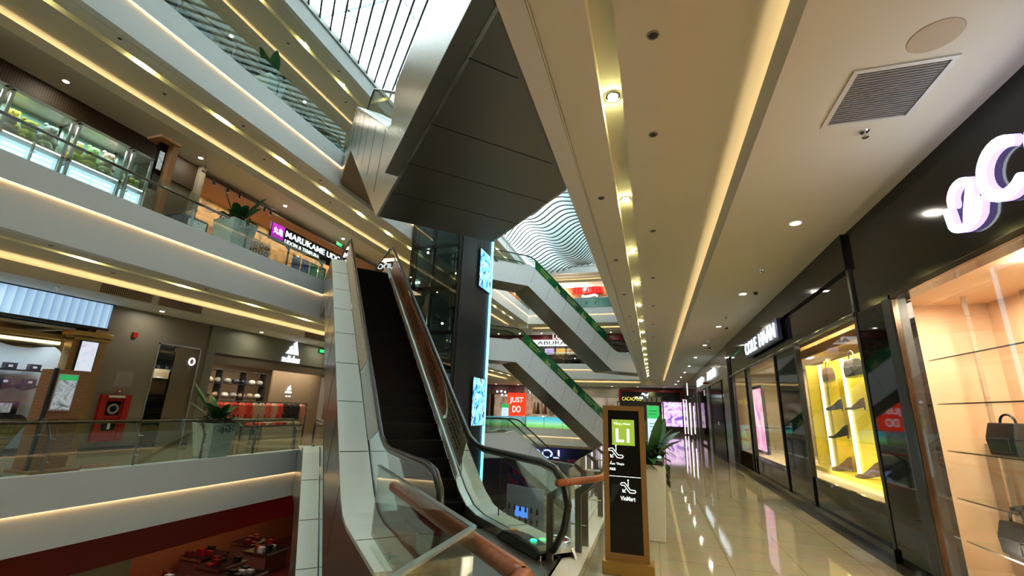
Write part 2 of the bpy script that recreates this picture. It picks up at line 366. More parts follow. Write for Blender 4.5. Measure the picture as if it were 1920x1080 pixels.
# ------------------------------------------------------------------ escalators
TAN = .7265; U0 = 7.45; VA, VB, VL, VR = 1.17, 3.54, 1.67, 3.20
def mapA(u, v, z): return ((v-u)*s2, (u+v)*s2, z)
def mapB(u, v, z): x, y, zz = mapA(u, v, z); return (x, 45.0-y, zz)
GREEN = picture('green advert film', [(.0, .045, .018), (.0, .075, .025), (.01, .13, .035), (.10, .26, .05)], .9, .12, .25, .6)
ADRED = bands('red brown advert film', (.42, .14, .07), (.52, .20, .10), 2.2, .35, 'Z', 0, 9)
ADGREY = bands('grey brown advert film', (.33, .28, .20), (.40, .34, .25), 2.5, .4, 'Z', 0, 8)
ADBEIGE = bands('pale wood advert film', (.50, .36, .22), (.60, .45, .29), 2.6, .4, 'Z', 0, 10)
STEPM = mat('ribbed black step', (.005, .005, .005), .5, spec=.15)
ADTXT = mat('dark advert lettering', (.03, .012, .006), .5)
def escalator(nm, label, z0, z1, mp, detail=False, green=False, side=None):
    H = z1-z0; u1 = U0+H/TAN; o = mp(5, 2.46, z0); t = T(nm, label, 'escalator', o, 'escalators crossing the atrium')
    us = lambda v: v+1.626-.035; ue = lambda v: v+17.62-.02
    if H < 5.95: u_end_shift = 0
    dp = lambda o=0: [(4.95, .10+o), (6.85, .10+o), (7.25, .16+o), (7.6, .325+o), (8.0, .60+o), (u1-.1, H+.2-.1*TAN+o), (u1+.25, H+.29+o), (u1+.55, H+.24+o), (u1+.9, H+.12+o), (u1+2.9, H+.10+o)]
    def strip(prof, v1, v2, th, b=None, dv=0):
        b = b or B()
        for (ua, za), (ub, zb_) in zip(prof[:-1], prof[1:]):
            b.loft([mp(ua, v1, z0+za), mp(ub, v1, z0+zb_), mp(ub, v1, z0+zb_-th), mp(ua, v1, z0+za-th)], [mp(ua, v2, z0+za), mp(ub, v2, z0+zb_), mp(ub, v2, z0+zb_-th), mp(ua, v2, z0+za-th)])
        return b
    # side cladding plates with panel joints
    SB = 1.45
    for v, thk, dv in ((VA, .04, -.004), (VB, -.04, .004)):
        poly = [(us(v), -SB), (7.75, -SB), (u1+.3, H-SB), (ue(v), H-SB), (ue(v), H-.01), (u1+2.95, H-.01)] + dp()[::-1] + [(4.85, -.01), (us(v), -.01)]
        jn = B()
        for uu in [7.9+1.45*q for q in range(int((u1-7.9)/1.45)+1)]:
            zz = (uu-U0)*TAN
            c4 = [(uu, zz+.16), (uu+.014, zz+.16), (uu+.50, zz-SB+.45), (uu+.486, zz-SB+.45)]
            jn.loft([mp(a, v, z0+b_) for a, b_ in c4], [mp(a, v+dv, z0+b_) for a, b_ in c4])
        bb = B().loft([mp(u, v, z0+z) for u, z in poly], [mp(u, v+thk, z0+z) for u, z in poly]); t.part('side_cladding', bb, side or STEEL, extra=(jn, BMETAL))
    sf = B(); mid = (VA+VB)/2
    for (va, vb) in ((VA+.04, VB-.04),):
        e0a, e0b, e1a, e1b = us(va), us(vb), ue(va), ue(vb)
        for A_, Bq in (((e0a, -SB, e0b, -SB), (7.75, -SB, 7.75, -SB)), ((7.75, -SB, 7.75, -SB), (u1+.3, H-SB, u1+.3, H-SB)), ((u1+.3, H-SB, u1+.3, H-SB), (e1a, H-SB, e1b, H-SB))):
            q = [mp(A_[0], va, z0+A_[1]), mp(Bq[0], va, z0+Bq[1]), mp(Bq[2], vb, z0+Bq[3]), mp(A_[2], vb, z0+A_[3])]
            sf.loft(q, [(p[0], p[1], p[2]+.04) for p in q])
    jn = B()
    for uu in (3.4, 4.6, 5.63, 6.65):
        ve = min(VB-.02, uu-1.66); jn.loft([mp(uu, VA+.02, z0-SB-.004), mp(uu+.015, VA+.02, z0-SB-.004), mp(uu+.015, ve, z0-SB-.004), mp(uu, ve, z0-SB-.004)], [mp(uu, VA+.02, z0-SB), mp(uu+.015, VA+.02, z0-SB), mp(uu+.015, ve, z0-SB), mp(uu, ve, z0-SB)])
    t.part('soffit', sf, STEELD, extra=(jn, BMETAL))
    if z0 > 1:
        c4 = lambda v_, z_: [mp(us(VA), v_, z_), mp(6.0, v_, z_)]
        t.part('landing_side_panel', B().loft([mp(us(VA)-.2, VA-.20, z0-SB+.02), mp(6.1, VA-.20, z0-SB+.02), mp(6.1, VA-.005, z0-SB+.02), mp(us(VA), VA-.005, z0-SB+.02)], [mp(us(VA)-.2, VA-.20, z0+.1), mp(6.1, VA-.20, z0+.1), mp(6.1, VA-.005, z0+.1), mp(us(VA), VA-.005, z0+.1)]), side or STEEL)
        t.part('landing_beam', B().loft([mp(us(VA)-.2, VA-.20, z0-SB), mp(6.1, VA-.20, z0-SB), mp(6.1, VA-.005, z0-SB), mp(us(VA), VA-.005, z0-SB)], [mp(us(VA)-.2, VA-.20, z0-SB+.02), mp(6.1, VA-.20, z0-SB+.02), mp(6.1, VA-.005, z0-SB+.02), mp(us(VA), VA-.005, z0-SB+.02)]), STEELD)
    dk = dp(.01)
    for va_, vb_ in ((VA-.01, VL-.02), (VR+.02, VB+.01)):
        sj = B(); v1, v2 = va_+.01, vb_-.01
        for uu in [6.1+1.15*q for q in range(int((u1-6.1)/1.15)+1)]:
            zz = ((uu-U0)*TAN+.2145) if uu > 7.9 else .1145; k_ = .009 if uu > 7.9 else 0
            if 6.9 < uu < 7.9: continue
            sj.loft([mp(uu, v1, z0+zz), mp(uu+.012, v1, z0+zz+k_), mp(uu+.012, v2, z0+zz+k_), mp(uu, v2, z0+zz)], [mp(uu, v1, z0+zz-.02), mp(uu+.012, v1, z0+zz-.02), mp(uu+.012, v2, z0+zz-.02), mp(uu, v2, z0+zz-.02)])
        t.part('deck', strip(dk, va_, vb_, .05), DECK, extra=(sj, BMETAL))
    for v1, v2, v3 in ((VL+.015, VL+.28, VL+.28), (VR-.13, VR-.015, VR-.13)):
        bb = strip(dp(.015), v1, v2, .04)
        strip(dp(0), v3-.006, v3+.006, .42, bb); t.part('skirt', bb, STEEL)
    # steps
    st = B(); u = 6.55; i = 0; sb = B()
    while True:
        z = 0 if u < U0-.1 else (u-U0+.38)*TAN
        if z > H: break
        q = strip([(u, z), (u+.41, z)], VL+.30, VR-.15, .32)
        if detail: t.part('step', q, STEPM)
        else: sb.add(q.v, q.f)
        u += .40
    if not detail: t.part('step_band', sb, STEPM)
    # landing plates
    lp = B()
    v1, v2 = VA, VB
    q = [mp(us(v1), v1, z0-.02), mp(6.55, v1+.62, z0-.02), mp(6.55, v2-.62, z0-.02), mp(us(v2), v2, z0-.02)]
    q = [mp(us(v1)-.0, v1, z0), mp(4.98, v1, z0), mp(4.98, VL+.1, z0), mp(6.55, VL+.30, z0), mp(6.55, VR-.15, z0), mp(4.98, VR-.1, z0), mp(4.98, v2, z0), mp(us(v2), v2, z0)]
    lp.loft(q, [(p[0], p[1], p[2]-.05) for p in q])
    q = [mp(u, VL+.30, z1), mp(u1+2.9, VL+.1, z1), mp(u1+2.9, v1, z1), mp(ue(v1), v1, z1), mp(ue(v2), v2, z1), mp(u1+2.9, v2, z1), mp(u1+2.9, VR-.1, z1), mp(u, VR-.15, z1)]
    lp.loft(q, [(p[0], p[1], p[2]-.05) for p in q]); t.part('landing_plate', lp, STEELD)
    # balustrade glass and handrails
    def rail_path():
        pts = [(5.5, .07), (5.2, .05), (4.88, .13), (4.67, .38), (4.58, .66), (4.66, .88), (4.86, 1.03), (5.15, 1.07)]
        pts += [(U0-.5, 1.07), (U0-.2, 1.10), (U0+.15, 1.22)]
        pts += [(u1-.3, H+1.07-.3*TAN+.1), (u1+.05, H+1.06), (u1+.4, H+1.08)]
        e = u1+3.2; pts += [(e-.6, H+1.07), (e-.28, H+1.0), (e-.1, H+.85), (e-.02, H+.62), (e-.06, H+.4), (e-.25, H+.18), (e-.5, H+.1), (e-.8, H+.14)]
        return pts
    rp = rail_path()
    for v in (VL, VR):
        t.part('handrail', B().tube([mp(a, v, z0+b_) for a, b_ in rp], .042, 10), RUBBER, smooth=True)
        t.part('handrail_guide', B().tube([mp(a+(.05 if a < 5.2 else 0), v, z0+b_-(.05 if b_ > .5 or a > 5.4 else -.04)) for a, b_ in rp[4:-5]], .012, 6), STEELD)
        gp = rp[3:-4]; top = [(a+(.03 if a < 5 else (-.03 if a > u1+3 else 0)), b_-.03) for a, b_ in gp]
        bot = [(4.75, .08)] + dp(-.02)[1:-1] + [(u1+3.05, H+.08)]
        poly = top + bot[::-1]
        t.part('balustrade_glass', B().loft([mp(a, v-.006, z0+b_) for a, b_ in poly], [mp(a, v+.006, z0+b_) for a, b_ in poly]), GLASS)
    def film(v, poly, m, name='advert_film', **kk):
        return t.part(name, B().loft([mp(a, v-.003, z0+b_) for a, b_ in poly], [mp(a, v+.003, z0+b_) for a, b_ in poly]), m, **kk)
    hl = lambda a, d: ((a), (a-U0)*TAN+d)
    if detail:
        vv = VR-.014
        red = [hl(9.35, .29), hl(9.05, .36), hl(8.9, .5), hl(8.86, .66), hl(8.95, .82), hl(9.3, 1.0), hl(u1-.75, 1.0), hl(u1-.55, .29)]
        RF = (vv, red)
        RG = (vv, [hl(7.95, .3), hl(9.3, .29), hl(8.98, .36), hl(8.82, .5), hl(8.78, .66), hl(8.87, .82), hl(9.2, 1.0), hl(7.7, .93)])
        vv -= .006; tb = B(); rng = random.Random(3)
        right = Vector(mp(1, 0, TAN))-Vector(mp(0, 0, 0)); right.normalize(); nrm = Vector(mp(0, -1, 0))-Vector(mp(0, 0, 0)); upv = nrm.cross(right).normalized()
        if upv.z < 0: upv = -upv
        for (ua, ln, dd) in ((9.5, .9, .50), (9.5, 1.25, .64), (9.8, 1.0, .78), (11.4, 1.5, .50), (11.4, 1.3, .64), (11.2, 1.6, .78), (13.4, 1.0, .55), (13.4, .8, .7)):
            a = ua
            while a < ua+ln:
                w_ = rng.uniform(.03, .09); p0 = Vector(mp(*(hl(a, dd)[0], vv, z0+hl(a, dd)[1]))); q = [p0, p0+right*w_, p0+right*w_+upv*.05, p0+upv*.05]
                tb.loft(q, [p+nrm*.002 for p in q]); a += w_+.02
        film(RF[0], RF[1], ADRED, label='red brown wood patterned advert with a rounded foot', extra=(tb, ADTXT)); tb = B()
        for (ua, ln, dd) in ((8.0, .5, .62), (8.1, .6, .76), (8.05, .7, .90), (8.1, .6, .48)):
            a = ua
            while a < ua+ln:
                w_ = rng.uniform(.03, .09); p0 = Vector(mp(hl(a, dd)[0], vv, z0+hl(a, dd)[1])); q = [p0, p0+right*w_, p0+right*w_+upv*.04, p0+upv*.04]
                tb.loft(q, [p+nrm*.002 for p in q]); a += w_+.02
        film(RG[0], RG[1], ADGREY, label='grey brown advert with dark lettering', extra=(tb, ADTXT))
        film(VL-.014, [hl(u1+.1, .25), hl(10.9, .24), hl(10.35, .30), hl(9.7, .95), hl(u1-.2, 1.0)], ADBEIGE, label='pale wood patterned advert seen from behind')
        film(VL-.012, [hl(8.6, .24), hl(10.2, .26), hl(9.62, .97), hl(7.9, .95)], mat('white grey advert film', (.55, .56, .50), .4), label='white grey advert with a pointed foot')
        # newel boxes with running light, sticker, glass clips
        for v, sgn in ((VL+.07, 1), (VR-.07, -1)):
            pr = [(5.0, 0), (4.92, .10), (5.02, .145), (5.5, .16), (5.9, .12), (6.1, 0)]
            t.part('newel_cover', B().loft([mp(a, v-.10, z0+b_) for a, b_ in pr], [mp(a, v+.10, z0+b_) for a, b_ in pr]), RUBBER, bevel=.02)
        g = B(); c0 = Vector(mp(5.22, VR-.07, z0+.155))
        for k in range(8): g.ball(c0+Vector((.03*math.cos(k*PI/4), .03*math.sin(k*PI/4), 0)), .014, 6)
        g.ball(c0, .018, 6); t.part('running_light', g, emis('green indicator', (.02, 1, .25), 2.2))
        p0 = mp(5.75, VR-.07, z0+.155); t.part('warning_sticker', B().lathe([(.055, 0), (.055, .006)], p0, 20), mat('yellow sticker', (.75, .36, .02), .5))
        t.part('key_switch', B().lathe([(.015, 0), (.015, .01)], mp(5.55, VR-.04, z0+.16), 12), CHROME)
        cj = B()
        for a in (6.35, 7.9):
            zc = max(0, (a-U0)*TAN)
            cj.loft([mp(a, VR-.008, z0+zc+.2), mp(a+.008, VR-.008, z0+zc+.2), mp(a+.008, VR-.008, z0+zc+1.05), mp(a, VR-.008, z0+zc+1.05)], [mp(a, VR+.008, z0+zc+.2), mp(a+.008, VR+.008, z0+zc+.2), mp(a+.008, VR+.008, z0+zc+1.05), mp(a, VR+.008, z0+zc+1.05)])
        t.part('glass_joint', cj, BMETAL)
    if green:
        for v in (VB-.46,):
            tb = B(); tg = B(); rng = random.Random(5)
            right = (Vector(mp(-1, 0, -TAN))-Vector(mp(0, 0, 0))).normalized(); nrm = (Vector(mp(0, 1, 0))-Vector(mp(0, 0, 0))).normalized(); upv = nrm.cross(right); 
            if upv.z < 0: upv = -upv
            a = u1-.8; k = 0
            while a > 9.2:
                if k % 2 == 0:
                    for dd, L_ in ((.68, 1.1), (.46, .8)):
                        x = 0
                        while x < L_:
                            w_ = rng.uniform(.03, .08); p0 = Vector(mp(a, VB-.044, z0+hl(a, dd)[1]))+right*x; q = [p0, p0+right*w_, p0+right*w_+upv*.09, p0+upv*.09]
                            tb.loft(q, [p+nrm*.002 for p in q]); x += w_+.035
                else:
                    for j, hh in enumerate((.16, .3, .42, .3, .2, .3)):
                        p0 = Vector(mp(a, VB-.044, z0+hl(a, .30)[1]))+right*(j*.09+.2); q = [p0, p0+right*.07, p0+right*.07+Vector((0, 0, hh)), p0+Vector((0, 0, hh))]
                        tg.loft(q, [p+nrm*.002 for p in q])
                a -= 1.25; k += 1
            tb.add(tg.v, tg.f); film(VB-.05, [hl(8.3, .26), hl(u1-.3, .26), hl(u1-.3, 1.03), hl(8.3, 1.03)], GREEN, label='green advert film with pale lettering', extra=(tb, mat('gold green lettering', (.42, .50, .14), .4)))
    return t
escalator('escalator', 'black stepped escalator rising from the railing gap beside us to the second floor', 0, 6.45, mapA, detail=True)
escalator('escalator', 'escalator below ours leading down to the ground floor, lower left corner', L0Z, 0, mapA)
escalator('escalator', 'overhead escalator whose dark steel underside fills the upper middle', 6.45, 12.3, mapA)
SIDEW = mat('pale metal cladding', (.88, .88, .88), .35, .02)
escalator('escalator', 'far escalator with green advert rising from right of the sign to the lift', 0, 6.45, mapB, green=True, side=SIDEW)
escalator('escalator', 'highest far escalator with green advert under the wavy roof', 6.45, 12.3, mapB, green=True, side=SIDEW)
escalator('escalator', 'far blue lit escalator going down to the ground floor, behind our handrail', L0Z, 0, mapB, side=SIDEW)

# ------------------------------------------------------------------ railings
def railing(label, x, z, y0, y1, inw, gh=1.12, wz=1.0, woff=.36, film=None, posts=True, wood=WOODH, group='glass railings round the atrium'):
    """railing along y: glass sheets at x, wooden rail woff inwards on slanted steel posts"""
    t = T('glass_railing', label, 'railing', (x, (y0+y1)/2, z), group)
    n = max(1, round((y1-y0)/1.87)); d = (y1-y0)/n
    for i in range(n):
        t.part('glass_panel', B().box(x-.006, x+.006, y0+i*d+.008, y0+(i+1)*d-.008, z, z+gh), GLASS)
        if film and film[0] <= i: t.part('advert_film', B().box(x+inw*.01, x+inw*.014, y0+i*d+.02, y0+(i+1)*d-.02, z+.05, z+gh-.05), film[1])
    for i in range(n+1):
        y = min(max(y0+i*d, y0+.03), y1-.03); p = [(x+inw*.10, z), (x+inw*.19, z), (x+inw*.19, z+.66), (x+inw*(woff+.02), z+wz-.05), (x+inw*(woff-.03), z+wz-.03), (x+inw*.10, z+.70)]
        pq = t.part('post', B().loft([(a, y-.008, b_) for a, b_ in p], [(a, y+.008, b_) for a, b_ in p]), STEELD)
        if posts: t.part('bracket', B().tube([(x, y, z+.25), (x+inw*.16, y, z+.25)], .013, 8).tube([(x, y, z+.72), (x+inw*.16, y, z+.72)], .013, 8), CHROME, pq)
    t.part('wood_rail', B().tube([(x+inw*woff, y0, z+wz), (x+inw*woff, y1, z+wz)], .038, 12), wood, smooth=True)
    return t
WOODL = bands('dark brown rail wood', (.075, .035, .016), (.11, .05, .022), 4, .3, 'Y', 0, 5)
for lev, z in (('first', 0), ('second', 6.45), ('third', 12.3)):
    for k, (a, b_) in enumerate(((Y0, 14.1), (17.8, 27.2), (30.9, Y1))):
        wh = ('left of the escalator head', 'between the escalator heads beside the lift', 'beyond the far escalator head')[k]
        railing('left %s floor glass railing, %s' % (lev, wh), X0-.05, z, a, b_, -1, 1.15 if z == 0 else 1.0, 1.05 if z == 0 else .92, wood=WOODL)
for k, (a, b_) in enumerate(((6.50, 38.4), (42.3, Y1))):
    railing(('glass railing with reddish wood rail running away behind the floor sign', 'short glass railing at the far end of our walkway')[k], X1+.07, 0, a, b_, 1, 1.02, .9, .40)
# guard beside us: glass and wooden rail turning along the escalator
def wpt(u, v, z): return mapA(u, v, z)
t = T('glass_guard_rail', 'bent glass guard with metal cap and thick wooden rail at the bottom of the picture', 'railing', (X1+.07, 2.7, 0))
xr = X1+.07
ga = (xr, -.4); gb = (xr, 2.80); gc = wpt(5.75, 1.27, 0)[:2]
def panel(p, q, z0, z1, th=.008):
    d = (Vector(q)-Vector(p)); nrm = Vector((-d.y, d.x)).normalized()*th
    a = [(p[0]+nrm.x, p[1]+nrm.y), (q[0]+nrm.x, q[1]+nrm.y), (q[0]-nrm.x, q[1]-nrm.y), (p[0]-nrm.x, p[1]-nrm.y)]
    return B().loft([(x, y, z0) for x, y in a], [(x, y, z1) for x, y in a])
def lerp(p, q, f): return (p[0]+(q[0]-p[0])*f, p[1]+(q[1]-p[1])*f)
CAPM = mat('glass edge cap', (.42, .50, .50), .15, .5)
for p, q in ((ga, lerp(ga, gb, .45)), (lerp(ga, gb, .455), gb), (gb, lerp(gb, gc, .52)), (lerp(gb, gc, .525), gc)): t.part('glass_panel', panel(p, q, 0.13, .99), GLASS)
t.part('cap_rail', B().loft(*[[(*c_, zz) for c_ in ((xr-.02, -.4), (xr-.02, 2.81), (xr+.02, 2.79), (xr+.02, -.4))] for zz in (.99, 1.005)]), CAPM)
t.part('cap_rail', panel(gb, gc, .99, 1.005, .02), CAPM)
wp = [(-.66, -.4, .9), (-.66, 2.40, .9), (-.70, 2.52, .9)]
e = wpt(5.6, 1.06, .9); t.part('wood_rail', B().tube([(-.66, -.4, .88), (-.66, 2.46, .88)], .055, 14), WOODH, smooth=True)
t.part('wood_rail', B().tube([(-.655, 2.44, .88), (-.72, 2.53, .88), (-2.62, 4.43, .88)], .055, 14), WOODH, smooth=True)
for (x, y, dx, dy) in ((xr, 1.0, 1, 0), (xr, 2.4, 1, 0), (-1.75, 3.48, .7, -.7 * -1), (-2.45, 4.18, .7, .7)):
    q = [(x+dx*.08, y+dy*.08, 0.0), (x+dx*.16, y+dy*.16, 0), (x+dx*.16, y+dy*.16, .6), (x+dx*.40, y+dy*.40 if dx == 1 else y+dy*.2, .84), (x+dx*.32, y+dy*.32 if dx == 1 else y+dy*.14, .86), (x+dx*.08, y+dy*.08, .64)]
    if dx == 1: t.part('post', B().loft([(a, b_-.008, c_) for a, b_, c_ in q], [(a, b_+.008, c_) for a, b_, c_ in q]), STEELD)
t2 = T('glass_guard_rail', 'short wooden rail end on a steel post left of the floor sign', 'railing', (-1.0, 6.0, 0))
t2.part('wood_rail', B().tube([(-1.09, 5.42, .9), (-.74, 6.00, .9), (-.66, 6.20, .9), (-.66, 6.56, .9)], .04, 14), WOODH, smooth=True)
for (x, y) in ((-.98, 5.62), (-.72, 6.12)):
    q = [(x-.30, y+.12, 0), (x-.22, y+.09, 0), (x-.22, y+.09, .66), (x+.0, y+.0, .86), (x-.05, y+.02, .88), (x-.30, y+.12, .72)]
    t2.part('post', B().loft([(a, b_-.01, c_) for a, b_, c_ in q], [(a+.01, b_+.012, c_) for a, b_, c_ in q]), STEELD)
t2.part('glass_panel', panel((xr, 6.46), wpt(5.9, 3.74, 0)[:2], .02, .99), GLASS)
t2.part('glass_panel', panel((xr+.02, 5.95), (xr+.02, 6.42), .02, .99), GLASS)
t2.part('cap_rail', panel((xr, 6.46), wpt(5.9, 3.74, 0)[:2], .99, 1.005, .02), CAPM)

# ------------------------------------------------------------------ floor sign, planters
t = T('floor_sign', 'tall brown framed sign reading L1 beside the walkway railing', 'sign', (-.33, 5.78, 0))
sx0, sx1, sy, zt = -.585, -.105, 5.70, 1.79
t.part('base', B().box(sx0-.03, sx1+.05, sy-.12, sy+.12, 0, .13), GOLD, bevel=.01)
t.part('frame', B().box(sx0, sx0+.06, sy-.05, sy+.05, .13, zt).box(sx1-.06, sx1, sy-.05, sy+.05, .13, zt).box(sx0+.0601, sx1-.0601, sy-.05, sy+.05, zt-.055, zt).box(sx0+.0601, sx1-.0601, sy-.05, sy+.05, .13, .2), GOLDF)
face = t.part('face', B().box(sx0+.06, sx1-.06, sy-.042, sy+.042, .2, zt-.055), BLACKG)
yf = sy-.044; RX = (1, 0, 0); UZ = (0, 0, 1)
t.part('level_badge', B().box(sx0+.105, sx1-.115, yf-.004, yf, 1.34, 1.63), emis('lime badge', (.36, .55, .06), .42), bevel=.008, label='lime green badge with the level')
LT = emis('pale sign lettering', (.9, 1, .9), .9)
t.part('lettering', text_b('Tầng | Floor', (sx0+.125, yf-.008, 1.565), RX, UZ, .038, .20, .002), LT)
t.part('lettering', text_b('L1', (sx0+.15, yf-.008, 1.375), RX, UZ, .15, .155, .002, bold=.02), LT)
for dx, zt_, w1, w2, tx in ((.072, 1.20, 'Ẩm Thực', 'F&B', 0), (.20, .83, 'VinMart', None, .0)):
    o_ = (sx0+dx, yf-.006, zt_); b = B()
    for pts in ([(0, .10), (.035, .105), (.10, .03), (.145, .03)], [(0, .075), (.03, .075), (.09, 0), (.145, .0)], [(0, .10), (-.012, .088), (0, .075)], [(.145, .03), (.158, .015), (.145, 0)], [(.075, .12), (.075, .075)], [(.01, .005), (.045, .035)], [(.045, .005), (.012, .004), (.012, .035)]):
        p3 = [(o_[0]+a, o_[1], o_[2]+b_) for a, b_ in pts]; b.tube(p3, .005, 6)
    b.ball((o_[0]+.075, o_[1], o_[2]+.132), .009, 6, (1, .4, 1)); t.part('escalator_symbol', b, LT)
    t.part('lettering', text_b(w1, (o_[0]+tx+(0 if dx < .1 else -.015), yf-.006, zt_-.085), RX, UZ, .045, .165, .002, bold=.01), LT)
    if w2: t.part('lettering', text_b(w2, (o_[0], yf-.006, zt_-.14), RX, UZ, .028, .065, .002, bold=.01), LT)
t.part('divider', B().box(sx0+.062, sx1-.062, yf-.003, yf, .995, 1.0), LT)

def leaf_b(b, base, ang, length, width, rise, droop, n=6):
    d = Vector((math.cos(ang), math.sin(ang), 0)); side = Vector((-d.y, d.x, 0)); L = []; Rr = []; Md = []
    for i in range(n+1):
        f = i/n; p = Vector(base) + d*length*f*(1-.15*f) + Vector((0, 0, rise*f - droop*f*f)); wd = width*math.sin(PI*min(1, f*.92+.05))**.8
        L.append(p+side*wd); Rr.append(p-side*wd); Md.append(p-Vector((0, 0, wd*.35)))
    for i in range(n): b.add([L[i], Md[i], Md[i+1], L[i+1]], [(0, 1, 2, 3)]); b.add([Md[i], Rr[i], Rr[i+1], Md[i+1]], [(0, 1, 2, 3)])
def planter(label, x, y, z, w0, w1, h, leaves=9, ll=.55, lw=.10, bush=True, seed=1, group='white planters with leafy plants'):
    rng = random.Random(seed); t = T('planter', label, 'planter', (x, y, z), group)
    q = lambda wd, zz: [(x-wd, y-wd, zz), (x+wd, y-wd, zz), (x+wd, y+wd, zz), (x-wd, y+wd, zz)]
    t.part('pot', B().loft(q(w0, z), q(w1, z+h)), PLANTW, bevel=.01); t.part('soil', B().loft(q(w1*.9, z+h-.0), q(w1*.9, z+h+.015)), SOIL)
    b = B()
    for i in range(leaves): leaf_b(b, (x, y, z+h), i*2.4+seed, ll*rng.uniform(.7, 1.1), lw*rng.uniform(.8, 1.2), ll*rng.uniform(.5, 1.5), ll*rng.uniform(.1, .7))
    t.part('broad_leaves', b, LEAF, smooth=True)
    if bush:
        b = B()
        for i in range(240):
            a = rng.uniform(0, 2*PI); r = rng.uniform(.1, 1)*w1*1.5; leaf_b(b, (x+math.cos(a)*r*.8, y+math.sin(a)*r*.8, z+h+rng.uniform(-.06, .30)), rng.uniform(0, 2*PI), rng.uniform(.08, .17), .028, rng.uniform(-.03, .08), .06, 3)
        for i in range(50): a = rng.uniform(-1.2, .6); leaf_b(b, (x+w1*1.05, y+rng.uniform(-w1, w1)*.6, z+h-rng.uniform(0, .28)), a, .07, .018, -.03, .03, 3)
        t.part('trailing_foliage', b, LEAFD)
    return t
planter('tall cream planter with broad leaves directly behind the L1 floor sign', -.10, 7.35, 0, .19, .235, 1.0, 12, .60, .10, True, 4)
planter('tapered white planter behind the left first floor railing before the sportswear shop', -12.95, 11.0, 0, .30, .44, .98, 12, .95, .13, True, 5)
planter('square white planter on the second floor in front of the noodle restaurant', -13.1, 10.35, 6.45, .36, .46, .95, 13, .95, .13, True, 8)
planter('white planter with dark round leaves on the third floor', -13.0, 10.4, 12.3, .30, .38, .8, 9, .9, .17, False, 11)
planter('small potted plant by the third floor escalator head', -12.95, 16.5, 12.3, .2, .25, .6, 8, .5, .08, False, 12)

# ------------------------------------------------------------------ lamps
chan = T('channel_lamp', 'round lamp in the ceiling channel over our walkway, nearest to the camera', 'ceiling light', (-.27, 1.75, 5.098))
chan.part('lens', B().lathe([(.0, -.045), (.035, -.035), (.055, 0)], chan.loc, 20), E_CHAN, smooth=True); chan.part('trim_ring', B().lathe([(.075, 0), (.078, -.008), (.095, -.006), (.10, 0)], chan.loc, 24), CHROME)
for i in range(1, 17): dup(chan.o, (-.27, 1.75+2.54*i, 5.098), 'round lamp in the ceiling channel over our walkway, %s' % ORD[i], group='lamps in the right ceiling channel')
chan.o['group'] = 'lamps in the right ceiling channel'
for k, (zs, zl) in (('first', CZ['first']), ('second', CZ['second']), ('third', CZ['third'])):
    for i in range(17):
        dup(chan.o, (X0-.88, 1.75+2.54*i, zs+.178), 'lamp in the ceiling channel of the left %s storey walkway, %s' % (k, ORD[i]), group='lamps in the left ceiling channels')
dl = T('downlight', 'round downlight in the low ceiling by the shops, nearest', 'ceiling light', (2.09, 2.75, 4.45), 'downlights in the right walkway ceiling')
dl.part('lens', B().lathe([(.0, -.004), (.062, -.004), (.066, -.001)], dl.loc, 20), E_DOWN); dl.part('trim_ring', B().lathe([(.064, -.001), (.07, -.012), (.088, -.008), (.09, 0)], dl.loc, 24), WHITE)
for i in range(1, 11): dup(dl.o, (2.09, 2.75+4.08*i, 4.45), 'round downlight in the low ceiling by the shops, %s' % ORD[i])
for k, z in (('first', 4.45), ('second', 10.25), ('third', 15.8)):
    for i in range(9): dup(dl.o, (-15.55, 2.2+4.08*i, z), 'downlight in the left %s storey ceiling, %s' % (k, ORD[i]), group='downlights in the left walkway ceilings')
for k, z in (('first', 4.45), ('second', 10.25), ('third', 15.8)):
    for i in range(8): dup(dl.o, (-17+2.6*i, 48.9, z), 'downlight in the far %s storey ceiling, %s from the left' % (k, ['first', 'second', 'third', 'fourth', 'fifth', 'sixth', 'seventh', 'eighth'][i]), group='downlights in the far walkway ceilings')
# sprinklers, speakers, vent, cameras on our ceiling
sp = T('sprinkler', 'chrome sprinkler under the low ceiling by the shops, nearest', 'sprinkler', (2.1, 4.59, 4.45), 'sprinklers')
sp.part('escutcheon', B().lathe([(.0, -.012), (.035, -.012), (.045, 0)], sp.loc, 16), CHROME); sp.part('head', B().lathe([(.0, -.07), (.03, -.066), (.03, -.062), (.008, -.06), (.012, -.03), (.012, -.01)], sp.loc, 12), CHROME)
for i in range(1, 8): dup(sp.o, (2.1, 4.59+4.47*i, 4.45), 'chrome sprinkler under the low ceiling by the shops, %s' % ORD[i])
for i in range(5): dup(sp.o, (-15.3, 4+3.4*i, 4.45), 'sprinkler in the left first floor ceiling, %s' % ORD[i])
sk = T('ceiling_speaker', 'round dark perforated disc in the ceiling over the lamps, nearest', 'ceiling speaker', (.15, 3.35, 4.92), 'small discs in the right ceiling')
sk.part('grille', B().lathe([(.0, -.012), (.035, -.012), (.04, -.008)], sk.loc, 20), BMETAL); sk.part('rim', B().lathe([(.038, -.008), (.05, -.01), (.055, 0)], sk.loc, 20), mat('grey rim', (.3, .28, .25), .4))
dn = 0
for i in range(1, 13):
    dn += 1; dup(sk.o, (.15 if i % 2 else -.62, 3.35+1.5*i, 4.92), 'small dark disc in the ceiling beside the lamp channel, %s' % ORD[i])
for k, z in (('first', 4.92), ('second', 10.7), ('third', 16.2)):
    for i in range(7): dup(sk.o, (X0-.45 if i % 2 else X0-1.5, 4.0+1.9*i, z), 'small dark disc in the left %s storey ceiling, %s' % (k, ORD[i]), group='small discs in the left ceilings')
vt = T('air_vent', 'square slatted air grille in the low ceiling before the first shop', 'vent', (2.03, 4.03, 4.45))
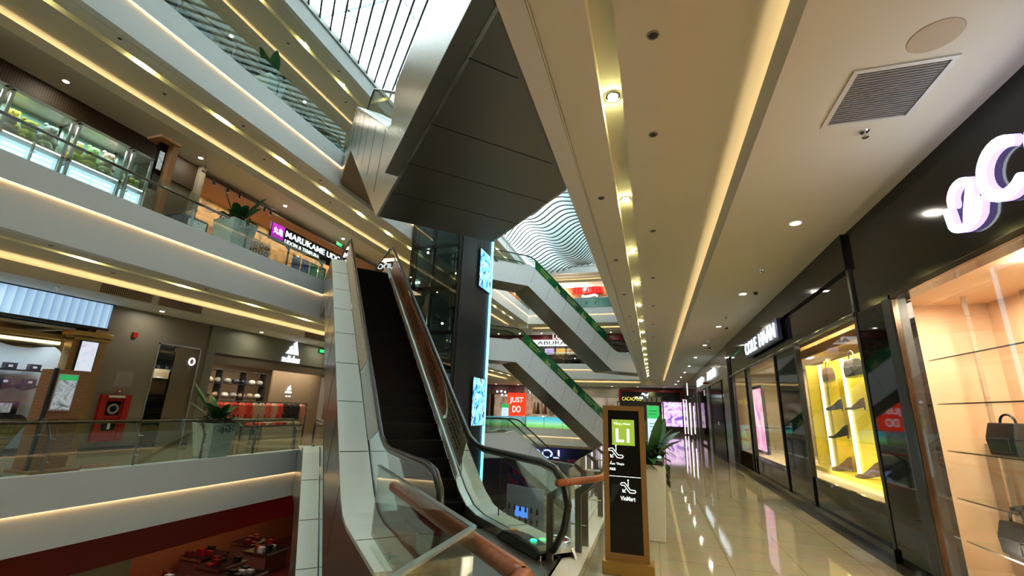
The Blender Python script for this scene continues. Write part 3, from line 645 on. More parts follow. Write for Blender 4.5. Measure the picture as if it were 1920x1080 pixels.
vt.part('frame', B().box(1.68, 1.72, 3.64, 4.42, 4.435, 4.449).box(2.34, 2.38, 3.64, 4.42, 4.435, 4.449).box(1.7201, 2.3399, 3.64, 3.68, 4.435, 4.449).box(1.7201, 2.3399, 4.38, 4.42, 4.435, 4.449), WHITE)
sl = B()
for i in range(22): y = 3.69+.0315*i; sl.add([(1.72, y, 4.432), (2.34, y, 4.432), (2.34, y+.02, 4.446), (1.72, y+.02, 4.446)], [(0, 1, 2, 3)])
vt.part('slats', sl, WHITE); vt.part('backing', B().box(1.72, 2.34, 3.68, 4.38, 4.445, 4.4495), mat('vent grey', (.42, .42, .43), .8))
one('ceiling_hatch', 'round stained disc in the ceiling beside the air grille', 'ceiling hatch', B().lathe([(0, -.006), (.16, -.006), (.165, 0)], (2.10, 3.40, 4.45), 28), mat('beige disc', (.55, .46, .33), .6))
for i, (y0_, y1_) in enumerate(((8.05, 9.45), (9.65, 11.1), (16.0, 17.6), (17.8, 19.2))):
    b = B()
    for k in range(28): yy = y0_+(y1_-y0_)*k/28; b.box(X0-2.274, X0-2.262, yy, yy+.022, 4.50, 4.72)
    b.box(X0-2.276, X0-2.258, y0_, y1_, 4.49, 4.505).box(X0-2.276, X0-2.258, y0_, y1_, 4.715, 4.73)
    one('linear_air_grille', 'brown slotted air grille on the left cove edge, %s' % ORD[i], 'vent', b, mat('brown grille', (.16, .09, .05), .5), 'grilles on the left cove edge')

for i, y in enumerate((10.75, 15.1, 19.6)):
    t = T('security_camera', 'small dome camera beside a downlight in the right ceiling, %s' % ORD[i], 'camera', (2.32, y, 4.45), 'dome cameras')
    t.part('mount', B().lathe([(0, -.025), (.05, -.025), (.06, 0)], (2.32, y, 4.45), 16), WHITE); t.part('dome', B().lathe([(0, -.08), (.03, -.07), (.045, -.045), (.047, -.025)], (2.32, y, 4.45), 16), BLACKG, smooth=True)
t = T('ring_chandelier', 'wire ring chandelier hanging right of the lift top', 'chandelier', (-11.4, 34, 13.6))
for k, (zz, rr, dx) in enumerate(((13.75, .75, -.25), (13.55, .6, .45), (13.9, .5, .1))): t.part('ring', B().tube([(-11.4+dx+rr*math.cos(a), 34+rr*math.sin(a), zz+.12*math.cos(a+k)) for a in [2*PI*q/28 for q in range(29)]], .022, 5), BMETAL)
t.part('suspension', B().tube([(-11.65, 34.75, 13.7), (-11.5, 34.2, 18.35)], .01, 4).tube([(-10.95, 33.4, 13.5), (-11.2, 34, 18.35)], .01, 4), BMETAL)
for k in range(3): t.part('bulb', B().ball((-11.9+.55*k, 34.1, 13.65), .06, 8), E_SIGN2)
# ------------------------------------------------------------------ lift shaft
t = T('lift_shaft', 'dark glass lift tower with a glowing cyan edge in the middle of the atrium', 'lift', (-10.8, 22.5, L0Z))
lx0, lx1, ly0, ly1, lz1 = -12.2, -9.4, 20.2, 24.8, 17.9
po = B()
for (x, y) in ((lx0, ly0), (lx1, ly0), (lx0, ly1), (lx1, ly1)): po.box(x-.09, x+.09, y-.09, y+.09, L0Z, lz1)
po.box(-10.9, -10.78, ly0-.05, ly0+.05, L0Z, lz1)
t.part('column', po, BMETAL)
bm_ = B(); z = L0Z+2.4; k = 0
while z < lz1:
    bm_.box(lx0, lx1, ly0-.08, ly0+.08, z-.09, z+.09).box(lx0, lx1, ly1-.08, ly1+.08, z-.09, z+.09).box(lx1-.08, lx1+.08, ly0, ly1, z-.05, z+.05); z += 2.35
t.part('cross_beams', bm_, mat('dark beam', (.035, .04, .04), .3, .4))
t.part('front_glass', B().box(lx0, lx1, ly0-.105, ly0-.095, L0Z, lz1), GLASSD)
MESH = tile('dark louvre screen', (.045, .047, .05), (.012, .013, .014), .16, .2, .6, 1.2, .3, .012)
sd = B()
for i in range(44): y = ly0+.1+(ly1-ly0-.2)*i/43; sd.box(lx1+.10, lx1+.15, y-.03, y+.03, L0Z, lz1)
t.part('side_louvres', sd, mat('dark louvre', (.03, .03, .031), .3, var=.4, scale=1.2, spec=.4)); t.part('side_panel', B().box(lx1+.09, lx1+.10, ly0+.1, ly1-.1, L0Z, lz1), mat('dark side panel', (.012, .012, .013), .22, var=.5, scale=1.5, spec=.3))
t.part('back_wall', B().box(lx0+.1, lx0+.2, ly0+.2, ly1-.1, L0Z, lz1), mat('shaft wall', (.10, .14, .13), .35))
t.part('light_line', B().box(lx1+.10, lx1+.24, ly1-.26, ly1-.10, L0Z+4.2, 12.6), E_CYAN, label='glowing cyan vertical light line')
mc = B()
for z in (9.7, 7.7, 4.6, 2.9, 1.0, .2):
    for i in range(3): mc.tube([(-10.4+.25*i, 21.2, z), (-10.4+.25*i, 21.6, z+.1)], .12, 10)
    mc.box(-11.8, -9.8, 21.0, 21.1, z+.25, z+.33)
for x in (-11.6, -10.2, -9.8): mc.box(x-.03, x+.03, 21.3, 21.38, L0Z, lz1)
t.part('lift_machinery', mc, mat('grey machinery', (.22, .24, .25), .3, .6))
t.part('lift_car', B().box(-11.7, -9.7, 21.8, 24.2, 2.0, 4.5), mat('lift car panel', (.30, .42, .40), .25, .3), bevel=.03)
lb = B()
for (x, z) in ((-11.9, 8.2), (-9.7, 8.6), (-11.5, 9.9), (-9.9, 10.2), (-11.9, 6.3), (-10.3, 5.9)): lb.ball((x, 20.6, z), .05, 6)
t.part('shaft_glints', lb, E_DOWN)  # glowing balls imitate lights reflected in the lift glass
SCR = picture('blue screen picture', [(.01, .10, .30), (.10, .45, .80), (.35, .75, .95), (.08, .06, .12), (.45, .50, .62)], 1.4, 1.5)
for nm, z0_, z1_ in (('upper', 8.45, 10.7), ('lower', .8, 3.3)):
    sc_ = T('video_screen', 'bright blue video screen on the dark lift tower, %s one' % nm, 'screen', (lx1+.2, 23.4, z0_), 'screens on the lift tower')
    sc_.part('housing', B().box(lx1+.19, lx1+.25, 22.5, 24.45, z0_-.04, z1_+.04), BMETAL); sc_.part('display', B().box(lx1+.25, lx1+.262, 22.55, 24.40, z0_, z1_), SCR)

# ------------------------------------------------------------------ right hand shops
RY = (0, -1, 0)      # reading direction on the right wall
struct('floor', B().box(2.70, XF+.02, YB, YE, 0.0, .004), FLOOR2, 'dark stone border along the shop fronts')
t = T('shop', 'black shop front with big glowing letters at the right edge', 'shop', (3.0, 2.0, 0), 'shop fronts on the right')
t.part('fascia_board', B().box(XF, XF+.25, -3.0, 7.45, 3.22, 4.448), BLACK); t.part('pier', B().box(XF-.02, XF+.3, 6.70, 7.53, 0, 3.22), BLACKG)
t.part('window_frame', B().box(XF-.03, XF+.04, 6.44, 6.50, .06, 3.25).box(XF-.03, XF+.04, -3, 6.50, 3.19, 3.25).box(XF-.03, XF+.04, -3, 6.5, .02, .10), mat('bronze frame', (.07, .052, .035), .2, .9), bevel=.006)
t.part('frame_post', B().box(XF-.02, XF+.15, 6.50, 6.70, 0, 3.22), BMETAL)
t.part('window_pane', B().box(XF+.0, XF+.008, -3, 6.44, .10, 3.19), GLASSC)
PEACH = mat('peach shop wall', (.80, .55, .36), .6, var=.03)
t.part('interior', B().box(4.35, 4.45, -3, 7.5, 0, 3.4).box(XF+.06, 4.4, 7.4, 7.5, 0, 3.4).box(XF+.06, 4.4, -3.1, -3, 0, 3.4).box(XF+.26, 4.4, -3, 7.5, 3.3, 3.4).box(XF+.06, 4.4, -3, 7.4, .005, .05), PEACH)
t.part('counter', B().box(3.95, 4.33, 6.6, 7.35, .05, 1.5), mat('taupe block', (.42, .31, .22), .6)); t.part('interior_post', B().box(4.28, 4.34, 6.55, 6.70, 1.5, 3.3), mat('taupe post', (.5, .38, .27), .6))
for y in (5.3, 3.6):
    t.part('shop_lamp', B().box(3.5, 3.6, y-.05, y+.05, 3.27, 3.3), E_DOWN)
area('shop fill light', (3.55, 5.4, 3.25), (0, 0, 0), .5, 3.0, 80, (1, .82, .62)); area('shop fill light', (3.2, 5.0, .35), (0, math.radians(-125), 0), .3, 3.5, 26, (1, .82, .62)); area('shop fill light', (3.55, 2.0, 3.25), (0, 0, 0), .5, 3.0, 55, (1, .82, .62))  # the low tilted one has no fixture, added to brighten the lower window
t = T('display_rack', 'glass shelf rack with chrome uprights inside the right window', 'display shelf', (3.6, 6.0, .05))
for y in (6.92, 5.75, 4.6): t.part('upright', B().box(3.83, 3.87, y-.02, y+.02, .05, 3.3), STEEL)
SH = glass('shelf glass', (.93, .97, .94), .5)
for z in (2.5, 1.96, 1.41, .88, .42): t.part('shelf', B().box(3.42, 3.86, 4.5, 7.05, z-.012, z), SH); t.part('shelf_edge', B().box(3.415, 3.42, 4.5, 7.05, z-.014, z+.002), STEEL)
LEATH = mat('black leather', (.014, .016, .02), .45, bump=.2, scale=40)
def bag(label, c, w_, h, d, m=LEATH, along='y', group=None, name='handbag', handle=.5):
    t = T(name, label, 'bag', c, group); x, y, z = c
    lo = [(x-d/2, y-w_/2*.92, z), (x+d/2, y-w_/2*.92, z), (x+d/2, y+w_/2*.92, z), (x-d/2, y+w_/2*.92, z)]; md = [(x-d/2*1.1, y-w_/2, z+h*.5), (x+d/2*1.1, y-w_/2, z+h*.5), (x+d/2*1.1, y+w_/2, z+h*.5), (x-d/2*1.1, y+w_/2, z+h*.5)]
    hi = [(x-d/2*.7, y-w_/2*.9, z+h), (x+d/2*.7, y-w_/2*.9, z+h), (x+d/2*.7, y+w_/2*.9, z+h), (x-d/2*.7, y+w_/2*.9, z+h)]
    b = B(); b.loft(lo, md); b.loft(md, hi); t.part('body', b, m, bevel=.012)
    t.part('pocket', B().box(x-d/2*1.2, x-d/2, y-w_*.32, y+w_*.32, z+h*.12, z+h*.55), m, bevel=.01)
    t.part('handle', B().tube([(x, y+w_*.22*math.cos(a)*1.2, z+h*.98+h*handle*math.sin(a)) for a in [PI*k/8 for k in range(9)]], .012, 6), m)
    return t
bag('dark backpack style bag on the middle glass shelf in the right window', (3.62, 6.28, 1.41), .44, .34, .2, name='backpack', handle=.28)
bag('black handbag on the lowest glass shelf in the right window', (3.58, 6.42, .42), .40, .32, .18)
def shoe(label, c, L, m, rot=0, heel=0, group=None, high=.07):
    t = T('shoe', label, 'shoe', c, group); x, y, z = c; ca, sa = math.cos(rot), math.sin(rot)
    P = lambda a, b_, h: (x+ca*a-sa*b_, y+sa*a+ca*b_, z+h)
    sec = [(-.5, .16, high+heel), (-.3, .17, high*1.05+heel*.8), (-.05, .16, high*.75+heel*.4), (.2, .19, high*.5), (.4, .16, high*.35), (.5, .07, high*.2)]
    b = B(); rings = []
    for a, wd, h in sec:
        hb = heel*max(0, (.1-a))*1.5
        rings.append([P(a*L, -wd*L, hb+.006), P(a*L, wd*L, hb+.006), P(a*L, wd*L*.7, hb+h*L/.28+.01), P(a*L, -wd*L*.7, hb+h*L/.28+.01)])
    for r1, r2 in zip(rings[:-1], rings[1:]): b.loft(r1, r2)
    t.part('upper', b, m, bevel=.006); so = B()
    for r1, r2 in zip(rings[:-1], rings[1:]): so.loft([r1[0], r1[1], (r1[1][0], r1[1][1], r1[1][2]-.012), (r1[0][0], r1[0][1], r1[0][2]-.012)], [r2[0], r2[1], (r2[1][0], r2[1][1], r2[1][2]-.012), (r2[0][0], r2[0][1], r2[0][2]-.012)])
    if heel: so.box(x-L*.45-.01, x-L*.45+.02, y-.015, y+.015, z, z+heel*.9) if rot == 0 else so.tube([P(-.45*L, 0, heel), P(-.45*L, 0, 0)], .012, 6)
    t.part('sole', so, BMETAL); return t
shoe('black shoe on the glass shelf above the lowest in the right window', (3.60, 6.25, .89), .28, LEATH, 2.9)
shoe('second black shoe beside it on the same glass shelf', (3.66, 6.05, .89), .28, LEATH, 2.9)
one('price_card', 'small pale label card on the peach window wall', 'price card', B().box(4.33, 4.348, 5.95, 6.2, 2.12, 2.17), WHITE)
one('wall_lettering', 'faint brown ecco lettering on the peach panel under the bag', 'lettering', text_b('ecco', (3.88, 6.5, 1.22), RY, UZ, .10, .34, .004), mat('faint brown ink', (.55, .33, .2), .5))
# illuminated letters
t = T('illuminated_sign', 'large white glowing ecco letters on the black fascia', 'sign', (XF-.05, 4.4, 3.47))
def letter(strokes, oy, oz, w_, h, r):
    SG = B(); back = B()
    for st in strokes:
        pts = [(a*w_, b_*h) for a, b_ in st]
        f = stroke_b(pts, r, (0, -1, 0), UZ, (XF-.055, oy, oz), .02); k = stroke_b(pts, r*.99, (0, -1, 0), UZ, (XF-.001, oy, oz), .054)
        SG.add(f.v, f.f); back.add(k.v, k.f)
    lf = t.part('letter', SG, E_BIG); t.part('letter_side', back, LAV, lf, label='lavender side of the letter')
top = arc(.48, .66, .30, .28, 190, 20, 10)
letter([[(.20, .60)]+arc(.50, .66, .30, .27, 170, 25, 9)+[(.55, .30), (.47, .06)], [(.04, .52), (.06, .30)]+arc(.44, .26, .38, .25, 195, 330, 9)+[(.86, .36)]], 5.05, 3.47, .52, .46, .036)
letter([arc(.52, .5, .46, .46, 50, 310, 20)], 4.54, 3.52, .50, .48, .048)
letter([arc(.52, .5, .46, .46, 50, 310, 20)], 3.99, 3.52, .50, .48, .048)
letter([arc(.52, .5, .46, .46, 0, 352, 24)], 3.44, 3.52, .50, .48, .048)

t = T('shop', 'black glass shoe shop front with a yellow display window', 'shop', (3.0, 13.4, 0), 'shop fronts on the right')
t.part('fascia_board', B().box(XF, XF+.25, 7.45, 19.2, 3.22, 4.448), BLACKG); t.part('fascia_ledge', B().box(XF-.06, XF, 7.45, 19.2, 3.90, 4.448), BLACK)
ms = B()
for y in (7.50, 10.52, 12.26, 15.62, 16.0, 18.4, 18.75, 19.12): ms.box(XF-.03, XF+.06, y-.04, y+.04, .12, 3.9 if y in (7.50, 18.75, 19.12) else 3.22)
ms.box(XF-.03, XF+.05, 7.45, 19.2, 3.19, 3.24); t.part('mullion', ms, BMETAL)
t.part('plinth', B().box(XF-.06, XF+.1, 7.45, 19.2, 0, .16), BLACK)
t.part('dark_panel', B().box(XF, XF+.05, 10.56, 12.22, .16, 3.2).box(XF, XF+.05, 15.66, 15.96, .16, 3.2).box(XF, XF+.05, 18.4, 19.2, .16, 3.2), BLACKG)
t.part('dark_apron', B().box(XF, XF+.05, 7.54, 10.48, .16, .66).box(XF, XF+.05, 12.3, 15.58, .16, .62), BLACKG)
for i, (a, b_) in enumerate(((7.54, 10.48), (12.3, 15.58), (16.04, 18.36))): t.part('window_pane', B().box(XF+.02, XF+.028, a, b_, .64, 3.2), GLASSC)
t.part('header_panel', B().box(XF+.35, XF+.40, 7.6, 12.2, 3.02, 3.2), mat('orange header', (.75, .40, .12), .5))
CREAM = mat('cream shop interior', (.52, .42, .26), .6)
t.part('interior', B().box(4.75, 4.85, 7.55, 19.1, 0, 3.4).box(XF+.1, 4.8, 19.05, 19.15, 0, 3.4).box(XF+.26, 4.8, 7.5, 19.1, 3.28, 3.4).box(XF+.06, 4.8, 7.55, 19.1, .60, .64).box(XF+.06, 4.8, 7.52, 7.56, 0, 3.4), CREAM)
t.part('interior_lamps', B().box(3.5, 3.6, 8.3, 8.4, 3.26, 3.28).box(3.5, 3.6, 9.5, 9.6, 3.26, 3.28).box(3.5, 3.6, 9.8, 9.9, 3.26, 3.28).box(3.5, 3.6, 11.2, 11.3, 3.26, 3.28).box(3.9, 4.0, 13.3, 13.4, 3.26, 3.28).box(3.9, 4.0, 15.3, 15.4, 3.26, 3.28), E_DOWN)
area('shop fill light', (3.5, 10.0, 3.22), (0, 0, 0), .5, 3.2, 42, (1, .92, .6)); area('shop fill light', (3.9, 15, 3.22), (0, 0, 0), .8, 5, 90, (1, .85, .6))
area('shop fill light', (3.15, 10.0, .9), (0, math.radians(-100), 0), .4, 3.0, 14, (1, .92, .55))
t = T('display_cabinet', 'bright yellow backlit shoe cabinet behind the shop window', 'cabinet', (3.75, 10.6, .64))
YEL = mat('yellow lacquer', (.80, .60, .05), .35, var=.03)
t.part('carcass', B().box(3.92, 4.0, 9.2, 12.9, .64, 3.02).box(3.7, 3.95, 12.84, 12.9, .64, 3.02).box(3.5, 3.95, 9.2, 12.9, .64, .72).box(3.72, 3.95, 11.60, 11.66, .64, 3.0), YEL)
for y in (12.55, 11.15, 9.75): t.part('light_strip', B().box(3.88, 3.918, y-.045, y+.045, .72, 3.0), emis('yellow white strip', (1, .95, .45), 1.8))
for z in (2.52, 1.92, 1.36): t.part('shelf', B().box(3.52, 3.9, 9.2, 12.8, z-.015, z), SH)
BRN = mat('brown leather', (.10, .045, .02), .5)
bag('dark handbag on the top shelf of the yellow cabinet, right hand', (3.68, 10.05, 2.52), .48, .34, .16, group='bags in the yellow cabinet')
bag('brown handbag on the top shelf of the yellow cabinet, left hand', (3.68, 11.35, 2.52), .34, .30, .14, BRN, group='bags in the yellow cabinet')
shoe('brown heeled shoe on the second shelf of the yellow cabinet', (3.68, 10.25, 1.93), .32, BRN, 2.8, .07, high=.07)
shoe('black boot on the second shelf of the yellow cabinet', (3.68, 11.3, 1.93), .30, LEATH, 2.9, .05, high=.12)
shoe('black high heeled shoe on the third shelf of the yellow cabinet', (3.68, 11.3, 1.37), .36, LEATH, 2.7, .09, high=.06)
shoe('brown boot on the floor of the yellow cabinet, left hand', (3.68, 11.35, .73), .36, BRN, 2.9, .06, high=.11)
shoe('brown strappy shoe on the floor of the yellow cabinet, right hand', (3.68, 10.15, .73), .40, BRN, 2.7, .08, high=.08)
t = T('illuminated_sign', 'glowing white COLE HAAN letters on a dark blue panel', 'sign', (XF-.12, 13.1, 3.5))
t.part('panel', B().box(XF-.14, XF-.06, 11.15, 14.95, 3.44, 3.92), mat('navy panel', (.02, .02, .09), .3)); t.part('lettering', text_b('COLE', (XF-.155, 14.82, 3.51), RY, UZ, .34, 1.52, .03), E_SIGN); t.part('lettering', text_b('HAAN', (XF-.155, 12.95, 3.51), RY, UZ, .34, 1.6, .03), E_SIGN)
t = T('poster_screen', 'pink and white lit poster in the window beyond the shoe shop', 'screen', (3.3, 16.9, .7))
t.part('housing', B().box(3.32, 3.40, 16.1, 18.2, .64, 2.75), BMETAL); t.part('display', B().box(3.305, 3.318, 16.2, 18.1, .72, 2.65), picture('pink picture', [(.55, .30, .85), (.95, .35, .55), (1, .75, .85), (1, .3, .4)], 1.2, 1.3))
t = T('poster_screen', 'colourful lit poster deep in the third window', 'screen', (4.3, 14.2, .7))
t.part('housing', B().box(4.30, 4.36, 13.1, 15.0, .64, 2.75), BMETAL); t.part('display', B().box(4.285, 4.298, 13.2, 14.9, .72, 2.6), picture('blue orange picture', [(.15, .30, .8), (.85, .35, .1), (.1, .55, .8), (.9, .45, .5), (.8, .8, .9)], 1.5, 1.0))
t.part('frame', B().box(4.2, 4.28, 15.3, 15.4, .64, 3.2).box(4.2, 4.28, 12.9, 13.0, .64, 3.2), GOLDF)
for i, (yy, lb) in enumerate(((13.0, 'white'), (13.5, 'tan'))): shoe('%s shoe on the low window platform of the third window' % lb, (3.4, yy, .65), .3, WHITE if i == 0 else BRN, 2.8, .06)
# shops beyond
GREYF = mat('grey metal facade', (.22, .20, .17), .22, .5)
t = T('shop', 'grey metal shop front with two lit white signs further along', 'shop', (3.0, 26.3, 0), 'shop fronts on the right')
t.part('fascia_board', B().box(XF-.05, XF+.25, 19.25, 33.0, 3.25, 4.448), GREYF); t.part('pier', B().box(XF-.06, XF+.2, 19.25, 20.6, 0, 3.25).box(XF-.06, XF+.2, 25.9, 26.9, 0, 3.25).box(XF-.06, XF+.2, 32.2, 33.0, 0, 3.25), GREYF)
t.part('door', B().box(XF+.0, XF+.05, 21.6, 25.9, 0, 3.25), BLACK, label='dark closed doorway'); t.part('window_pane', B().box(XF+.02, XF+.03, 20.6, 21.6, .1, 3.25).box(XF+.02, XF+.03, 26.9, 32.2, .1, 3.25), GLASSC)
t.part('interior', B().box(3.8, 3.9, 20.6, 32.2, .0, 3.3), picture('shelves of goods', [(.01, .01, .02), (.05, .06, .10), (.30, .30, .34), (.02, .02, .02), (.12, .08, .05)], 2.5, .25))
for i, (a, b_, tx) in enumerate(((22.5, 25.8, 'ALDO'), (27.9, 31.5, 'PEDRO'))):
    s_ = T('illuminated_sign', 'small blurred white lit sign on the grey facade, %s' % ('nearer' if i == 0 else 'farther'), 'sign', (XF-.1, (a+b_)/2, 3.5))
    s_.part('letters', text_b(tx, (XF-.09, b_, 3.52), RY, UZ, .42, b_-a, .05, bold=.012), E_SIGN)
t = T('shop', 'dark shop front with thin white lit pillars at the end of the walkway', 'shop', (3.0, 41, 0), 'shop fronts on the right')
t.part('fascia_board', B().box(XF-.05, XF+.25, 33.0, YE, 3.1, 4.448), mat('dark bronze', (.07, .05, .04), .2, .4))
t.part('pillar', B().box(XF-.1, XF+.1, 33.6, 34.3, 0, 3.1).box(XF-.1, XF+.1, 37.2, 37.8, 0, 3.1).box(XF-.1, XF+.1, 41.3, 41.8, 0, 3.1), GREYF)
t.part('light_column', B().box(XF-.16, XF-.1, 45.6, 45.95, .1, 3.2).box(XF-.12, XF-.08, 35.2, 35.5, .5, 2.4).box(XF-.12, XF-.08, 38.6, 39.1, .3, 2.7), emis('pinkish white column light', (1, .85, .9), 1.5))
t.part('dark_glazing', B().box(XF, XF+.05, 33, YE, 0, 3.1), BLACKG)
s_ = T('projecting_sign', 'thin vertical white lit blade sign hanging over the far shop', 'sign', (XF-.5, 34.1, 3.1)); s_.part('blade', B().box(XF-.55, XF-.5, 34.0, 34.3, 3.1, 3.95), E_SIGN2); s_.part('arm', B().box(XF-.5, XF-.04, 34.1, 34.15, 3.7, 3.75), BMETAL)
one('alarm_bell', 'small red alarm box on the grey facade', 'alarm', B().lathe([(.0, 0), (.13, .0), (.13, .1), (0, .12)], (XF-.12, 26.4, 3.4), 12), RED)
one('door_notice', 'small pale notice stuck on the dark door', 'notice', B().box(XF-.012, XF-.002, 23.2, 23.5, 1.35, 1.5), WHITE)

# ------------------------------------------------------------------ far wall shops
t = T('shop', 'dark red edged sportswear front at the end of the walkway', 'shop', (-.2, YE, 0))
t.part('fascia_board', B().box(-3.3, 3.0, YE, YE+.3, 3.05, 4.0), BLACK); t.part('red_surround', B().box(-3.45, 3.1, YE+.02, YE+.4, 3.95, 4.2).box(-3.45, -3.2, YE-.02, YE+.3, 3.0, 4.1).box(2.75, 3.05, YE-.1, YE+.3, 0, 4.1), mat('dark red', (.25, .005, .012), .3))
t.part('glazing', B().box(-3.3, 3.0, YE+.1, YE+.2, 0, 3.05), mat('dim far interior', (.03, .02, .025), .3))
s_ = T('illuminated_sign', 'white lit PUMA sign with a leaping cat on black', 'sign', (-1.1, YE-.05, 3.3))
s_.part('letters', text_b('PUMA', (-1.75, YE-.05, 3.22), RX, UZ, .34, 1.15, .04, bold=.012), E_SIGN)
cat_ = [(-1.15, 3.62), (-1.0, 3.92), (-.78, 3.86), (-.62, 3.72), (-.45, 3.86), (-.30, 3.95), (-.36, 3.80), (-.42, 3.62), (-.50, 3.45), (-.40, 3.30), (-.52, 3.34), (-.62, 3.55), (-.80, 3.60), (-.92, 3.70), (-1.05, 3.72)]
s_.part('leaping_cat', B().loft([(x, YE-.07, z) for x, z in cat_], [(x, YE-.03, z) for x, z in cat_]), E_SIGN)
t = T('poster_screen', 'large pink and violet lit screen at the end of the walkway', 'screen', (1.85, YE-.1, .6))
t.part('housing', B().box(.72, 3.0, YE-.1, YE+.05, .45, 3.2), BMETAL); t.part('display', B().box(.88, 2.85, YE-.115, YE-.1, .62, 3.02), picture('violet picture', [(.25, .12, .55), (.75, .45, .85), (.95, .75, .95), (.65, .30, .75), (.25, .4, .75)], 1.5, 1.15))
t = T('kiosk', 'small kiosk with a neon framed roof behind the floor sign', 'kiosk', (-1.6, 47.2, 0))
t.part('roof_frame', B().box(-3.4, 1.0, 46.8, 46.9, 2.82, 2.9).box(-3.4, 1.0, 46.8, 46.9, 3.4, 3.46), BMETAL); t.part('counter', B().box(-3.2, .8, 46.9, 47.8, 0, 1.1), mat('kiosk counter', (.16, .12, .08), .4))
gp = B()
for i in range(4): gp.box(-.9+.45*i, -.55+.45*i, 46.84, 46.86, 2.92, 3.38)
t.part('grey_panels', gp, mat('grey translucent', (.35, .33, .3), .5)); t.part('neon_letters', text_b('CACAO·CO', (-2.9, 46.78, 2.98), RX, UZ, .34, 1.9, .02), emis('yellow neon', (.75, .65, .1), .9))
t.part('post', B().box(-3.4, -3.3, 46.8, 46.9, 0, 2.82).box(.9, 1.0, 46.8, 46.9, 0, 2.82), BMETAL)
def info_totem(label, x, y, z=0, h=2.0, w_=.32):
    t = T('info_board', label, 'info board', (x, y, z)); t.part('body', B().box(x-w_/2-.015, x+w_/2+.015, y, y+.08, z, z+h+.015), WHITE, bevel=.01)
    t.part('green_header', B().box(x-w_/2, x+w_/2, y-.006, y, z+h*.83, z+h), emis('green header', (.02, .35, .08), .9)); t.part('pale_panel', B().box(x-w_/2, x+w_/2, y-.006, y, z+h*.3, z+h*.83), emis('pale blue panel', (.45, .65, .75), .8))
    b = B()
    for i, f in enumerate((.93, .89, .76, .72, .66, .55, .5, .42)): b.box(x-w_*.36, x+w_*(.3-.08*(i % 3)), y-.008, y-.006, z+h*f-.006, z+h*f+.012)
    t.part('text_lines', b, mat('info text', (.10, .3, .2), .5)); return t
info_totem('green and white notice board behind the plant by the floor sign', .0, 13.0, 0, 1.93, .30)
info_totem('green and white notice board on the far walkway left of the red banner', -15.0, 46.3, 0, 2.25, .75)
t = T('shop', 'row of far first floor fashion shops with mauve headers', 'shop', (-13, YE, 0))
t.part('fascia_board', B().box(-18.2, -14.1, YE, YE+.3, 3.35, 4.45), mat('mauve header', (.16, .07, .07), .5)); t.part('pillar', B().box(-20, -18.1, YE-.2, YE+.3, 0, 4.45).box(-14.2, -13.9, YE, YE+.3, 0, 4.45), mat('grey pillar', (.16, .15, .17), .4))
t.part('right_header', B().box(-13.9, -3.5, YE, YE+.3, 3.3, 4.45), mat('beige header', (.42, .34, .26), .5))
t.part('backdrop', B().box(-18.1, -3.5, YE+1.6, YE+1.7, 0, 4.45), picture('clothes on rails', [(.20, .13, .08), (.50, .40, .28), (.60, .50, .40)], .7, .55))
t.part('door_frame', B().box(-13.85, -13.7, YE-.02, YE+.1, 0, 3.5).box(-13.85, -9, YE-.02, YE+.1, 3.3, 3.45), WHITE)
t = T('shop_banner', 'red banner reading JUST DO on the far first floor', 'banner', (-14.8, YE-.15, 1.0))
t.part('panel', B().box(-15.85, -13.75, YE-.2, YE-.12, .9, 3.55), emis('lit red', (.85, .035, .01), .9)); t.part('lettering', text_b('JUST', (-15.6, YE-.22, 2.35), RX, UZ, .72, 1.6, .02, bold=.01), E_SIGN2); t.part('lettering', text_b('DO', (-15.25, YE-.22, 1.42), RX, UZ, .70, .95, .02, bold=.01), E_SIGN2)
b = text_b('TOP...', (-13.5, YE-.1, 3.5), RX, UZ, .4, 2.0, .04, bold=.012); one('illuminated_sign', 'small round white lit letters right of the red banner', 'sign', b, E_SIGN)
b = B()
for i, (x, z) in enumerate(((-17.2, 3.65), (-16.7, 3.7), (-16.25, 3.62), (-16.6, 3.3), (-16.1, 3.25))): b.ball((x, YE-.1, z), .13, 8)
one('bulb_cluster', 'cluster of white globe bulbs left of the red banner', 'lamp', b, E_SIGN)
rng = random.Random(4)
for i in range(9):
    x = -12.9+.42*i; c_ = [(.45, .25, .10), (.08, .05, .04), (.6, .45, .28), (.3, .05, .04), (.55, .5, .42)][i % 5]
    m_ = mat('garment %d' % (i % 5), c_, .8)
    one('hanging_garment', 'hanging garment in the far shop, %s from the left' % ['first', 'second', 'third', 'fourth', 'fifth', 'sixth', 'seventh', 'eighth', 'ninth'][i], 'clothing', B().loft([(x-.05, YE+.5, 2.6), (x+.05, YE+.5, 2.6), (x+.05, YE+.8, 2.6), (x-.05, YE+.8, 2.6)], [(x-.17, YE+.4, 1.3), (x+.17, YE+.4, 1.3), (x+.17, YE+.9, 1.3), (x-.17, YE+.9, 1.3)]), m_, 'clothes in the far shop')
